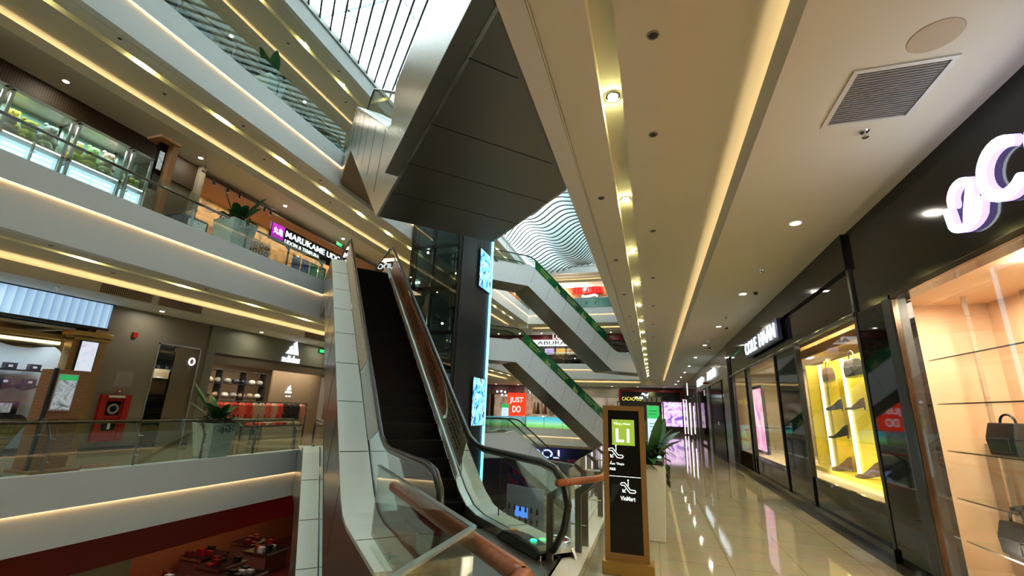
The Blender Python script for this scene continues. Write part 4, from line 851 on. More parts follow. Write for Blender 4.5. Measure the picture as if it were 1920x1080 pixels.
# lit balustrade film on the far first floor, railings on the far side
m, nt, p = nodes_of('blue green film'); tc = nt.nodes.new('ShaderNodeTexCoord'); sx_ = nt.nodes.new('ShaderNodeSeparateXYZ'); nt.links.new(tc.outputs['Generated'], sx_.inputs[0])
cr = nt.nodes.new('ShaderNodeValToRGB'); e = cr.color_ramp.elements; e[0].color = (.22, .55, .10, 1); e[1].color = (.10, .50, .68, 1); e[0].position = .1; e[1].position = .8; q = e.new(.4); q.color = (.35, .72, .45, 1)
nt.links.new(sx_.outputs[2], cr.inputs[0]); nt.links.new(cr.outputs[0], p.inputs['Base Color']); nt.links.new(cr.outputs[0], p.inputs['Emission Color']); p.inputs['Emission Strength'].default_value = .75
FILMBG = m
def railing_x(label, y, z, x0, x1, film=None, gh=1.1):
    t = T('glass_railing', label, 'railing', ((x0+x1)/2, y, z), 'glass railings round the atrium'); n = max(1, round((x1-x0)/1.87)); d = (x1-x0)/n
    for i in range(n):
        t.part('glass_panel', B().box(x0+i*d+.008, x0+(i+1)*d-.008, y-.006, y+.006, z, z+gh), GLASS)
        if film: t.part('advert_film', B().box(x0+i*d+.02, x0+(i+1)*d-.02, y+.01, y+.014, z+.04, z+gh-.04), film)
        t.part('post', B().box(x0+i*d-.02, x0+i*d+.02, y+.03, y+.12, z, z+gh-.05), STEELD)
    t.part('top_rail', B().tube([(x0, y+.1, z+gh+.02), (x1, y+.1, z+gh+.02)], .035, 8), CHROME); return t
railing_x('far first floor railing covered with a blue to green glowing film', Y1+.05, 0, X0, X1, FILMBG)
railing_x('far second floor glass railing', Y1+.05, 6.45, X0, X1)
railing_x('far third floor railing with pale teal film', Y1+.05, 12.3, X0, X1, mat('pale teal film', (.35, .55, .50), .4))
for i, x in enumerate((-7.3, -6.2, -5.2)):
    b = B().tube([(x, Y1+.03, 12.6), (x, Y1+.03, 13.0)], .04, 6)
    for k in range(6): b.tube([(x, Y1+.03, 12.85), (x+.22*math.cos(k), Y1+.03, 12.85+.22*math.sin(k))], .025, 5)
    one('film_drawing', 'faint green drawing on the far third floor railing, %s from the left' % ['first', 'second', 'third'][i], 'sticker', b, mat('green ink', (.12, .28, .14), .6))
# far second floor shops
t = T('shop', 'far second floor restaurant front with dark red header', 'shop', (-10, YE, 6.45))
t.part('fascia_board', B().box(-20, 3, YE, YE+.3, 9.55, 10.25), mat('maroon header', (.16, .008, .012), .4)); t.part('backdrop', B().box(-20, 3, YE+1.2, YE+1.3, 6.45, 9.6), picture('dark restaurant', [(.02, .012, .01), (.05, .02, .015), (.16, .09, .05), (.01, .01, .01), (.10, .05, .03)], 1.3, .25))
t.part('parapet', B().box(-12, -5, YE-.1, YE, 6.5, 7.4), BLACK)
s_ = T('illuminated_sign', 'white light box reading ABURA on the far second floor', 'sign', (-11, YE-.2, 8.95)); s_.part('light_box', B().box(-13.1, -8.8, YE-.25, YE-.002, 8.92, 9.62), emis('white light box', (.8, .85, .85), .9))
s_.part('lettering', text_b('ABURA', (-12.5, YE-.27, 9.06), RX, UZ, .42, 3.4, .02, bold=.01), BMETAL)
one('illuminated_sign', 'large white lit letters above the light box of the far restaurant', 'sign', text_b('LO', (-10.7, YE-.1, 9.72), RX, UZ, .55, 1.0, .04, bold=.012), E_SIGN)
for i, (x, cs) in enumerate(((-11.9, [(.35, .2, .6), (.7, .6, .9), (.4, .3, .7)]), (-10.55, [(.8, .35, .1), (.8, .6, .1), (.6, .1, .1)]), (-9.3, [(.3, .12, .05), (.6, .4, .2), (.7, .6, .4)]), (-8.0, [(.05, .1, .2), (.3, .4, .5), (.1, .2, .3)]))):
    one('menu_picture', 'lit menu picture under the far light box, %s from the left' % ['first', 'second', 'third', 'fourth'][i], 'picture', B().box(x, x+1.1, YE+1.12, YE+1.2, 8.1, 8.8), picture('menu %d' % i, cs, 3, .7), 'menu pictures')
# far third floor
t = T('shop', 'far third floor restaurant front with warm brown wall', 'shop', (-7, YE, 12.3))
t.part('wall_panel', B().box(-20, 3, YE, YE+.2, 12.3, 15.8), mat('warm brown wall', (.26, .10, .04), .5)); t.part('dark_panel', B().box(-7.0, -5.4, YE-.05, YE, 13.0, 14.6), BLACK)
NE = B()
for k in range(9): NE.tube([(x_, YE-.15, z_) for x_, z_ in arc(-8.1+.36*k, 15.35, .22, .30, 0, 360, 12)], .05, 6)
t = T('neon_sign', 'red neon script sign on the far third floor', 'sign', (-6.6, YE-.1, 15)); t.part('backing', B().box(-8.4, -4.9, YE-.08, YE, 15.0, 15.7), mat('red backing', (.55, .01, .01), .4)); t.part('neon_tube', NE, emis('red neon', (1, .01, .01), 2.2))
one('illuminated_sign', 'white script bar sign under the red neon', 'sign', B().tube([(-7.3, YE-.15, 14.75), (-6.9, YE-.15, 14.6), (-5.8, YE-.15, 14.8), (-5.5, YE-.15, 14.62)], .14, 8), E_SIGN)
lp_ = B()
for i, (x, z) in enumerate(((-9.2, 14.9), (-8.7, 14.2), (-8.4, 13.6), (-9.6, 15.4), (-6.9, 15.55), (-4.2, 15.6))): 
    one('wall_lamp', 'tiny round wall lamp on the far third floor, %s' % ['left middle', 'left lower', 'left lowest', 'left top', 'above the neon', 'right of the neon'][i], 'lamp', B().ball((x, YE-.2, z), .10, 8), E_DOWN, 'tiny far lamps')

# ------------------------------------------------------------------ left hand, first floor shops
LY = (0, 1, 0)
XS = XL
t = T('shop', 'bright jewellery shop at the left edge with blue white ribbed header', 'shop', (XS, 6, 0), 'shop fronts on the left')
RIB = bands('blue white ribbed light', (.20, .36, .55), (.42, .60, .80), 1.55, .5, 'Y', emit=.55, kind='SAW', detail=0)
t.part('ribbed_header', B().box(XS-.1, XS+.02, -3, 9.3, 3.68, 4.42), RIB)
for k in range(26): pass
t.part('header_edge', B().box(XS-.1, XS+.05, -3, 9.33, 3.60, 3.68).box(XS-.1, XS+.05, -3, 9.33, 4.42, 4.449), BMETAL)
t.part('gilded_column', B().box(XS-.35, XS+.05, 9.02, 9.42, 0, 3.60), GOLDF, bevel=.02); t.part('gilded_column', B().box(XS-.35, XS+.02, 8.55, 9.02, 0, 3.3), GOLDF, bevel=.02)
t.part('cornice', B().box(XS-.5, XS+.10, 8.5, 9.5, 3.36, 3.50).box(XS-.5, XS+.06, 8.55, 9.46, 3.24, 3.32).box(XS-3, XS-.4, -3, 8.55, 3.22, 3.36).box(XS-3, XS-.6, -3, 8.6, 3.06, 3.16), GOLD, bevel=.01)
t.part('ceiling_panel', B().box(XS-3.4, XS-.1, -3, 8.6, 3.5, 3.56), WHITE)
wv_ = [(y, 3.07+.13*math.sin((y-7.0)*2.3+2.2)) for y in [4.2+.15*k for k in range(30)]] + [(8.85, 3.05), (9.0, 2.95), (9.12, 2.75), (9.16, 2.5), (9.16, 0.05)]
poly = [(XS-1.3, y, z) for y, z in wv_] + [(XS-1.3, 4.2, .05)]
t.part('wave_panel', B().loft(poly, [(x-.12, y, z) for x, y, z in poly]), mat('pale blue wave panel', (.62, .72, .80), .5), label='pale blue wall panel with a wavy top')
t.part('back_wall', B().box(XS-3.3, XS-3.2, -3, 12.5, 0, 3.6).box(XS-3.3, XS-.4, 9.2, 9.3, 0, 3.5), mat('gold back wall', (.55, .34, .10), .4)); t.part('shop_floor', B().box(XS-3.3, XS-.02, -3, 9.3, 0, .02), FLOOR)
t.part('skirting', B().box(XS-1.28, XS-1.18, 4.2, 8.74, 0, .12), BMETAL)
t.part('window_pane', B().box(XS-.05, XS-.04, -3, 8.55, .02, 3.3), GLASSC)
area('shop fill light', (XS-.55, 7.2, 3.2), (0, math.radians(35), 0), .5, 3.5, 38, (.85, .93, 1)); area('shop fill light', (XS-2.6, 6.5, 3.4), (0, 0, 0), .4, 3, 30, (1, .75, .4)); area('shop fill light', (XS-.8, 3.5, 3.4), (0, 0, 0), 1.2, 3, 50, (.9, .95, 1))
t = T('lit_poster', 'white backlit poster on the gilded column', 'poster', (XS+.06, 8.95, 2.4)); t.part('frame', B().box(XS+.03, XS+.07, 8.72, 9.20, 2.30, 3.24), BMETAL); t.part('picture', B().box(XS+.07, XS+.078, 8.75, 9.17, 2.33, 3.21), picture('pale poster', [(.55, .68, .85), (.75, .82, .95), (.5, .38, .65)], 3, .8))
BOXM = mat('dark navy box', (.03, .03, .06), .4)
for i, z in enumerate((2.30, 1.88)):
    s_ = T('wall_shelf', 'black wall shelf on the pale panel, %s' % ('upper' if i == 0 else 'lower'), 'shelf', (XS-1.0, 8.05, z-.05)); s_.part('board', B().box(XS-1.18, XS-.90, 7.55, 8.62, z-.04, z), BMETAL)
    if i: s_.part('corbel', B().loft([(XS-1.18, 7.6, z-.04), (XS-.92, 7.6, z-.04), (XS-.92, 8.1, z-.04), (XS-1.18, 8.1, z-.04)], [(XS-1.18, 7.82, z-.16), (XS-1.1, 7.82, z-.16), (XS-1.1, 7.88, z-.16), (XS-1.18, 7.88, z-.16)]).loft([(XS-1.18, 8.1, z-.04), (XS-.92, 8.1, z-.04), (XS-.92, 8.6, z-.04), (XS-1.18, 8.6, z-.04)], [(XS-1.18, 8.32, z-.16), (XS-1.1, 8.32, z-.16), (XS-1.1, 8.38, z-.16), (XS-1.18, 8.38, z-.16)]), BMETAL)
    for k, y in enumerate((7.72, 8.25)):
        bx = T('gift_box', 'dark gift box with white tag, %s on the %s shelf' % (('left', 'right')[k], ('upper', 'lower')[i]), 'box', (XS-1.0, y+.12, z), 'gift boxes on the wall shelves')
        bx.part('box', B().box(XS-1.12, XS-.94, y, y+.25, z, z+.17), BOXM, bevel=.006); bx.part('tag', B().box(XS-.938, XS-.93, y+.06, y+.15, z+.05, z+.11), WHITE)
t = T('display_pedestal', 'gold mosaic inverted cone pedestal with a jewellery case', 'display stand', (XS+.1-.6, 7.9, 0))
GM = tile('gold mosaic', (.75, .55, .06), (.25, .2, .05), .035, .12, .9, None, .5, .004)
px = XS-.7
b = B(); b.loft([(px-.10, 7.80, .04), (px+.10, 7.80, .04), (px+.10, 8.02, .04), (px-.10, 8.02, .04)], [(px-.3, 7.45, .86), (px+.3, 7.45, .86), (px+.3, 8.30, .86), (px-.3, 8.30, .86)]); t.part('cone', b, GM)
t.part('top', B().box(px-.35, px+.35, 7.30, 8.42, .86, .95), mat('brown stone top', (.20, .13, .09), .3)); t.part('base', B().box(px-.5, px+.5, 7.1, 8.6, 0, .04), BMETAL)
t = T('jewellery_case', 'black open display case on the mosaic pedestal', 'display case', (px, 7.86, .95)); t.part('base', B().loft([(px-.25, 7.40, .95), (px+.25, 7.40, .95), (px+.25, 8.32, .95), (px-.25, 8.32, .95)], [(px-.15, 7.55, 1.08), (px+.15, 7.55, 1.08), (px+.15, 8.2, 1.08), (px-.15, 8.2, 1.08)]), BLACK)
t.part('back_board', B().box(px-.12, px-.08, 7.52, 8.18, 1.08, 1.42), BLACK); t.part('picture', B().box(px-.078, px-.07, 7.66, 8.04, 1.12, 1.38), picture('silver picture', [(.3, .33, .38), (.6, .65, .7), (.75, .8, .85)], 5, .2)); 
t = T('kiosk', 'tall leaning-looking wooden directory pillar behind the left railing', 'directory pillar', (-13.2, 7.15, 0))
t.part('body', B().box(-13.5, -12.98, 6.72, 7.42, 0, 2.22), WOODK, bevel=.01); t.part('foot', B().box(-13.5, -12.62, 6.6, 7.5, 0, .05), WOODK); t.part('side_edge', B().box(-13.0, -12.93, 6.68, 6.74, .05, 2.24), BMETAL)
t.part('screen_frame', B().box(-12.98, -12.95, 6.78, 7.16, 1.30, 2.12), WHITE); t.part('screen', B().box(-12.95, -12.94, 6.80, 7.14, 1.33, 1.98), picture('grey screen', [(.25, .3, .33), (.6, .65, .68), (.12, .14, .15)], 4, .45)); t.part('green_header', B().box(-12.95, -12.94, 6.80, 7.14, 1.98, 2.10), emis('green kiosk header', (.02, .25, .07), .8))
# grey brown wall with fire cabinet
struct('wall_front_left', B().box(XS-.3, XS, 9.33, 10.95, 0, 4.45).box(XS-.3, XS, 12.52, 12.72, 0, 4.45).box(XS-.3, XS, 10.95, 12.52, 3.50, 4.45), GREYW, 'grey brown marble wall between the left shops')
struct('baseboard_left', B().box(XS, XS+.02, 9.45, 10.95, 0, .14).box(XS, XS+.02, 12.5, 12.9, 0, .12), mat('dark skirting', (.06, .055, .05), .3))
t = T('fire_cabinet', 'red fire hose cabinet on the grey brown wall', 'fire cabinet', (XS+.1, 10.03, .32))
t.part('frame', B().box(XS, XS+.12, 9.62, 10.46, .32, .40).box(XS, XS+.12, 9.62, 10.46, 1.60, 1.70).box(XS, XS+.12, 9.62, 9.76, .4, 1.6).box(XS, XS+.12, 10.28, 10.46, .4, 1.6), RED)
fd = t.part('door', B().box(XS+.01, XS+.05, 9.76, 10.28, .40, 1.60), RED); t.part('hose_window', B().box(XS+.05, XS+.055, 9.84, 10.22, 1.08, 1.50), BLACKG, fd); t.part('hose_reel', B().tube([(XS+.065, y_, z_) for y_, z_ in arc(10.03, 1.27, .13, .13, 0, 360, 20)], .035, 8), mat('grey hose', (.35, .33, .3), .6), fd)
t.part('label', B().box(XS+.121, XS+.125, 9.80, 10.26, 1.61, 1.68), WHITE); t.part('extinguisher_window', B().box(XS+.05, XS+.055, 9.84, 10.22, .62, .90), BLACKG); t.part('tag', B().box(XS+.056, XS+.06, 10.0, 10.08, .66, .86), WHITE)
one('notice_sheet', 'faint grey notice sheet above the fire cabinet', 'notice', B().box(XS, XS+.004, 9.92, 10.42, 1.95, 2.42), mat('faint notice', (.30, .28, .25), .5))
t = T('fire_alarm_button', 'small red call point between notice and fire cabinet', 'alarm', (XS, 10.1, 1.78)); t.part('body', B().box(XS, XS+.04, 10.04, 10.17, 1.77, 1.87), RED); t.part('glass', B().box(XS+.04, XS+.044, 10.07, 10.14, 1.79, 1.84), WHITE)
one('alarm_bell', 'square red alarm box high on the grey brown wall', 'alarm', B().box(XS, XS+.06, 10.05, 10.20, 3.54, 3.70), RED)
# shoe shop window
t = T('shop', 'narrow frosted glass shoe shop window beside the fire cabinet', 'shop', (XS, 11.7, 0), 'shop fronts on the left')
t.part('window_frame', B().box(XS-.05, XS+.02, 10.95, 11.0, 0, 3.5).box(XS-.05, XS+.02, 12.46, 12.52, 0, 3.5).box(XS-.05, XS+.02, 10.95, 12.52, 3.45, 3.5), STEEL); 
t.part('frosted_panel', B().box(XS-.03, XS-.02, 11.62, 12.46, .05, 3.45), mat('brown tinted panel', (.20, .155, .105), .12)); t.part('dark_banner', B().box(XS-.12, XS-.08, 11.0, 11.6, 2.62, 3.42), BLACK); t.part('window_pane', B().box(XS-.03, XS-.022, 11.0, 11.62, .05, 3.45), GLASSC)
t.part('interior', B().box(XS-1.6, XS-1.5, 10.5, 13.2, 0, 3.45).box(XS-1.6, XS-.3, 12.6, 12.65, 0, 3.45).box(XS-1.6, XS-.1, 10.4, 12.6, 3.4, 3.46), mat('pale shop interior', (.62, .52, .36), .6)); t.part('clothes_rack', B().box(XS-1.0, XS-.7, 11.0, 12.3, .75, 1.55), BLACK)
t.part('wooden_base', B().box(XS-1.0, XS-.5, 10.95, 12.3, .1, .7), GOLDF)
t.part('shelves', B().box(XS-1.5, XS-1.1, 10.6, 12.6, 2.30, 2.34).box(XS-1.5, XS-1.1, 10.6, 12.6, 1.75, 1.79).box(XS-1.5, XS-1.1, 10.6, 12.6, 1.65, 1.67), BMETAL)
one('ring_sign', 'glowing white ring sign on the brown glass', 'sign', B().tube([(XS+.0, y_, z_) for y_, z_ in arc(12.25, 2.98, .10, .12, 0, 360, 24)], .03, 8), E_SIGN2)
for i in range(5): shoe('black and white shoe in the narrow window, %s from the left' % ['first', 'second', 'third', 'fourth', 'fifth'][i], (XS-1.3, 11.15+.25*i, 1.80 if i % 2 else 2.35), .26, BMETAL if i % 2 else WHITE, PI/2, group='shoes in the narrow window')
area('shop fill light', (XS-.9, 11.7, 3.35), (0, 0, 0), .8, 1.2, 16, (1, .9, .7))
# sportswear shop
t = T('shop', 'olive sportswear shop front with white glowing logo', 'shop', (XS, 16.5, 0), 'shop fronts on the left')
t.part('fascia_board', B().box(XS-.3, XS+.06, 12.72, 24, 3.42, 4.448), ADIW); t.part('lintel', B().box(XS-.5, XS+.0, 13.0, 24, 3.05, 3.42), mat('brown lintel', (.17, .13, .09), .5)); t.part('pier', B().box(XS-.3, XS+.06, 12.72, 13.05, 0, 3.42).box(XS-.3, XS+.04, 19.6, 20.6, 0, 3.42), mat('grey pier', (.20, .19, .16), .45))
BRW = mat('brown shop wall', (.25, .18, .11), .6)
t.part('interior', B().box(XS-4.6, XS-4.5, 12.5, 24, 0, 3.5).box(XS-4.5, XS-.3, 12.6, 12.72, 0, 3.5).box(XS-4.5, XS-.3, 23.9, 24, 0, 3.5).box(XS-4.5, XS-.3, 12.7, 24, 3.44, 3.5).box(XS-2.5, XS-2.4, 18.5, 23, 0, 3.4), BRW); t.part('shop_floor', B().box(XS-4.5, XS, 13.05, 24, 0, .01), FLOOR)
for y in (14.5, 16.5, 18.5, 20.5): t.part('shop_lamp', B().box(XS-1.6, XS-1.5, y, y+.1, 3.42, 3.44), E_DOWN)
area('shop fill light', (XS-2.0, 17.5, 3.4), (0, 0, 0), 2.0, 8, 110, (1, .84, .62))
def adlogo(x, y, z, s, m, parent, depth=.05):
    b = B()
    for pl in ([(0, .02), (.27, .30), (.36, 0.0)], [(.30, .48), (.55, .66), (.80, 0), (.42, 0)], [(.66, .82), (.93, 1.0), (1.28, 0), (.90, 0)]):
        b.loft([(x, y+a*s, z+b_*s) for a, b_ in pl], [(x+depth, y+a*s, z+b_*s) for a, b_ in pl])
    q = text_b('adidas', (x+depth*.5, y-.25*s, z-.62*s), LY, UZ, .52*s, 1.75*s, depth, bold=.012); b.add(q.v, q.f); parent.part('lettering', b, m)
s_ = T('illuminated_sign', 'white glowing adidas sign with three slanted stripes', 'sign', (XS+.1, 17, 3.55)); adlogo(XS+.065, 16.5, 3.83, .62, E_SIGN, s_)
s_ = T('illuminated_sign', 'small white adidas logo on the wall inside the shop', 'sign', (XS-2.38, 19.7, 1.9)); adlogo(XS-2.39, 19.5, 2.27, .26, E_SIGN2, s_, .03)
s_.part('caption', text_b('HA NOI', (XS-2.37, 19.5, 1.92), LY, UZ, .07, .36, .01, bold=.02), E_SIGN2)
s_ = T('exit_sign', 'green lit exit sign high beside the escalator, first floor', 'sign', (XS+.1, 18.9, 4.2)); s_.part('box', B().box(XS+.06, XS+.12, 18.6, 19.15, 4.12, 4.34), mat('green box', (.01, .12, .03), .4)); s_.part('lettering', text_b('EXIT', (XS+.13, 18.68, 4.17), LY, UZ, .13, .38, .01), emis('green light', (.05, 1, .25), 1.3))
s_ = T('exit_sign', 'green lit exit sign high beside the escalator head, second floor', 'sign', (XS+.4, 18.2, 9.7)); s_.part('box', B().box(XS+.36, XS+.42, 18.3, 18.85, 9.85, 10.05), mat('green box', (.01, .12, .03), .4)); s_.part('lettering', text_b('EXIT', (XS+.43, 18.38, 9.89), LY, UZ, .12, .38, .01), emis('green light', (.05, 1, .25), 1.3))
t = T('advert_panel', 'orange red poster panel standing at the sportswear shop entrance', 'poster', (XS-1.6, 14.0, 0)); t.part('panel', B().box(XS-1.7, XS-1.62, 13.55, 14.35, .7, 2.75), picture('orange red picture', [(.75, .08, .03), (.6, .05, .03), (.8, .6, .5), (.10, .03, .03)], 1.6, .35)); t.part('stand', B().box(XS-1.75, XS-1.57, 13.5, 14.4, 0, .7), BMETAL)
t = T('shelf_unit', 'dark wall shelving with caps and bags in the sportswear shop', 'shelving', (XS-4.3, 17, 0))
for y in (14.6, 15.8, 17.1, 18.3): t.part('upright', B().box(XS-3.0, XS-2.6, y-.03, y+.03, .0, 3.0), BMETAL)
for z in (3.0, 2.4, 1.75, 1.2): t.part('shelf', B().box(XS-3.0, XS-2.6, 14.6, 18.3, z-.03, z), BMETAL)
rng = random.Random(9); ci = 0
for z in (2.4, 1.75, 1.2):
    for k in range(8):
        y = 14.85+.46*k; ci += 1; c_ = rng.choice([('white', WHITE), ('navy', BOXM), ('grey', mat('grey cloth', (.3, .3, .3), .8)), ('black', BMETAL), ('tan', mat('tan cloth', (.5, .4, .28), .8))])
        one('folded_goods', '%s bag or cap on the sportswear shelf, row %s, place %s' % (c_[0], {2.4: 'top', 1.75: 'middle', 1.2: 'bottom'}[z], ['one', 'two', 'three', 'four', 'five', 'six', 'seven', 'eight'][k]), 'merchandise', B().ball((XS-2.78, y, z+.13), .18, 8, (.8, 1, .68)), c_[1], 'goods on the sportswear shelves')
hc = [(.75, .12, .05), (.75, .14, .06), (.50, .05, .04), (.75, .16, .10), (.62, .05, .04), (.48, .42, .28), (.50, .44, .32), (.70, .16, .10), (.65, .45, .32), (.70, .08, .05), (.02, .02, .02), (.03, .02, .02), (.02, .02, .025), (.7, .3, .2)]
t = T('clothes_rail', 'black rail with hangers across the sportswear shop front', 'clothes rail', (XS-1.6, 17.3, 0)); t.part('frame', B().tube([(XS-1.6, 14.9, 0), (XS-1.6, 14.9, 1.62), (XS-1.6, 20.3, 1.62), (XS-1.6, 20.3, 0)], .025, 8).tube([(XS-1.6, 17.5, 0), (XS-1.6, 17.5, 1.62)], .025, 8), BMETAL)
for i, c_ in enumerate(hc):
    y = 15.1+.37*i; m_ = mat('shirt cloth %d' % i, c_, .85, bump=.2); x = XS-1.6
    sh_ = [(x, y-.03, 1.57), (x+.09, y-.17, 1.50), (x+.16, y-.21, 1.15), (x+.11, y-.21, 1.12), (x+.09, y-.14, 1.3), (x+.07, y-.15, .78), (x-.07, y+.10, .78)]
    b = B(); b.loft([(x-.06, y-.05, 1.57), (x+.06, y-.05, 1.57), (x+.06, y+.05, 1.57), (x-.06, y+.05, 1.57)], [(x-.10, y-.16, 1.46), (x+.10, y-.16, 1.46), (x+.10, y+.16, 1.46), (x-.10, y+.16, 1.46)])
    b.loft([(x-.10, y-.16, 1.46), (x+.10, y-.16, 1.46), (x+.10, y+.16, 1.46), (x-.10, y+.16, 1.46)], [(x-.09, y-.15, .80), (x+.09, y-.15, .80), (x+.09, y+.15, .80), (x-.09, y+.15, .80)])
    sv = B().tube([(x+.02, y-.15, 1.48), (x+.06, y-.22, 1.05)], .05, 6).tube([(x+.02, y+.15, 1.48), (x+.06, y+.22, 1.05)], .05, 6)
    g = T('hanging_garment', 'hanging %s top on the sportswear rail, %s from the left' % ('black' if max(c_) < .04 else ('tan' if c_[1] > .3 and c_[0] < .6 else 'orange red'), ['first', 'second', 'third', 'fourth', 'fifth', 'sixth', 'seventh', 'eighth', 'ninth', 'tenth', 'eleventh', 'twelfth', 'thirteenth', 'last'][i]), 'clothing', (x, y, .8), 'tops on the sportswear rail')
    g.part('body', b, m_); g.part('sleeves', sv, m_)
t = T('display_table', 'low display table with folded clothes in the sportswear shop', 'table', (XS-.9, 17.5, 0)); t.part('top', B().box(XS-1.2, XS-.6, 16.0, 19.2, .55, .6), BMETAL); t.part('legs', B().box(XS-1.2, XS-1.15, 16, 16.05, 0, .55).box(XS-.65, XS-.6, 16, 16.05, 0, .55).box(XS-1.2, XS-1.15, 19.15, 19.2, 0, .55).box(XS-.65, XS-.6, 19.15, 19.2, 0, .55), BMETAL)
for i in range(7): one('folded_clothes', 'folded pile on the low sportswear table, %s from the left' % ['first', 'second', 'third', 'fourth', 'fifth', 'sixth', 'seventh'][i], 'clothing', B().box(XS-1.1, XS-.7, 16.15+.42*i, 16.45+.42*i, .6, .72), mat('shirt cloth %d' % ((i*3) % 10), hc[(i*3) % 10], .85), 'folded piles')

# ------------------------------------------------------------------ left hand, second floor
Z2 = 6.45
struct('wall_second_left', B().box(XS-.3, XS, -6, 9.58, 8.5, 10.25).box(XS-.3, XS, -6, 5, Z2, 8.5), SLAT, 'dark wood slat wall above the toy machines')
t = T('wood_slat_panel', 'short wood slat panel with pale post beside the toy machines', 'wall panel', (XS, 10.3, Z2)); t.part('slats', B().box(XS-.02, XS+.06, 9.6, 10.75, 9.2, 10.2), SLAT); t.part('pale_post', B().box(XS-.05, XS+.25, 10.75, 10.95, Z2, 10.24), mat('pale post', (.50, .44, .34), .5)); t.part('back_panel', B().box(XS-.3, XS-.02, 9.6, 10.75, Z2, 9.2), mat('taupe panel', (.20, .15, .11), .6))
FRM = mat('silver machine frame', (.42, .42, .40), .3, .4); TOYG = glass('toy machine glass', (.85, .95, .9), 1.0)
E_TUBE = emis('white tube light', (.85, .93, 1), 1.6); PAN = mat('pale blue panel', (.26, .38, .50), .4)
mats_toy = {'yellow': mat('yellow plush', (.75, .58, .08), .9), 'green': mat('green plush', (.40, .62, .25), .9), 'brown': mat('brown plush', (.22, .13, .08), .9), 'pink': mat('pink plush', (.65, .38, .34), .9), 'cream': mat('cream plush', (.70, .60, .45), .9), 'grey': mat('grey plush', (.28, .26, .27), .9)}
tn = 0; rng = random.Random(21)
xm0, xm1 = -14.75, -14.0
for mi, (a, b_) in enumerate(((2.3, 3.5), (3.58, 4.78), (4.86, 6.10), (6.18, 7.40), (7.48, 8.05))):
    nm = ['leftmost', 'second', 'third', 'fourth', 'rightmost narrow'][mi]
    t = T('claw_machine', '%s glass toy claw machine on the second floor' % nm, 'claw machine', ((xm0+xm1)/2, (a+b_)/2, Z2), 'toy claw machines')
    t.part('corner_posts', B().box(xm1-.06, xm1, a, a+.06, Z2, 8.55).box(xm1-.06, xm1, b_-.06, b_, Z2, 8.55).box(xm0, xm0+.06, a, a+.06, Z2, 8.55).box(xm0, xm0+.06, b_-.06, b_, Z2, 8.55), FRM)
    t.part('top', B().box(xm0, xm1, a, b_, 8.50, 8.58), FRM); t.part('toy_shelf', B().box(xm0, xm1, a, b_, 7.42, 7.50), FRM); t.part('shelf_light', B().box(xm1-.02, xm1+.01, a+.08, b_-.08, 7.45, 7.48), E_TUBE)
    t.part('glass', B().box(xm1-.02, xm1-.012, a+.06, b_-.06, 7.5, 8.5), TOYG); t.part('back_board', B().box(xm0, xm0+.03, a, b_, Z2, 8.5), mat('machine back', (.22, .30, .30), .4))
    lowp = B(); lowp.loft([(xm1-.05, a+.08, Z2+.1), (xm1-.05, b_-.08, Z2+.1), (xm1-.05, b_-.08, 7.36), (xm1-.05, a+.08, 7.36)], [(xm1-.35, a+.08, Z2+.1), (xm1-.35, b_-.08, Z2+.1), (xm1-.35, b_-.08, 7.36), (xm1-.35, a+.08, 7.36)]); t.part('lower_cabinet', lowp, PAN)
    tl = B(); L_ = (b_-a-.3)/2-.05
    for k in range(2):
        for q in range(2): tl.tube([(xm1-.02, a+.14+k*(L_+.08), 7.22-.12*q), (xm1-.02, a+.14+k*(L_+.08)+L_, 7.22-.12*q)], .022, 6)
    t.part('tube_lights', tl, E_TUBE)
    n = 6 if b_-a > 1 else 3
    for k in range(n):
        ky = rng.choice(list(mats_toy)); y = a+.18+(b_-a-.36)*((k % 3)+.5*(k//3 % 2)*.6)/2.4 if n == 6 else a+.14+.13*k; x = -14.25-.22*(k//3); z = 7.5+(.0 if k < 3 else .25); r = rng.uniform(.12, .19) if n == 6 else .1; tn += 1
        y = min(max(y, a+.2), b_-.2) if n == 6 else y
        p_ = T('plush_toy', '%s plush toy in the %s claw machine, %s row, %s' % (ky, nm, 'front' if k < 3 else 'back', ['left', 'middle', 'right'][k % 3]), 'soft toy', (x, y, z), 'plush toys in the claw machines')
        p_.part('body', B().ball((x, y, z+r*.9), r, 8, (1, 1, .95)), mats_toy[ky], smooth=True); hd = p_.part('head', B().ball((x+.03, y, z+r*2.3), r*.8, 8).ball((x, y-r*.6, z+r*3.0), r*.28, 6).ball((x, y+r*.6, z+r*3.0), r*.28, 6), mats_toy[ky], smooth=True)
        p_.part('paws', B().ball((x+r*.8, y-r*.6, z+r*.4), r*.35, 6).ball((x+r*.8, y+r*.6, z+r*.4), r*.35, 6), mats_toy[ky], smooth=True); p_.part('eyes', parent=hd, m=BMETAL, b=B().ball((x+.03+r*.72, y-r*.3, z+r*2.4), r*.1, 5).ball((x+.03+r*.72, y+r*.3, z+r*2.4), r*.1, 5))
area('machine light', (-14.3, 5.2, 8.45), (0, 0, 0), .4, 5, 45, (.9, 1, .95))
area('restaurant fill light', (XS-.9, 17, 9.9), (0, 0, 0), 1.2, 10, 110, (1, .78, .55)); area('restaurant fill light', (XS-.9, 12.5, 9.9), (0, 0, 0), 1.2, 3, 40, (1, .7, .4))  # unseen area fills added to bounce light onto the low left ceilings
t = T('wooden_portal', 'tall wooden framed advert pillar at the end of the toy machines', 'advert pillar', (-13.9, 8.3, Z2)); t.part('frame', B().box(-14.2, -13.7, 8.28, 8.45, Z2, 9.25).box(-14.25, -13.65, 7.85, 8.45, 9.18, 9.27), WOODK, bevel=.01)
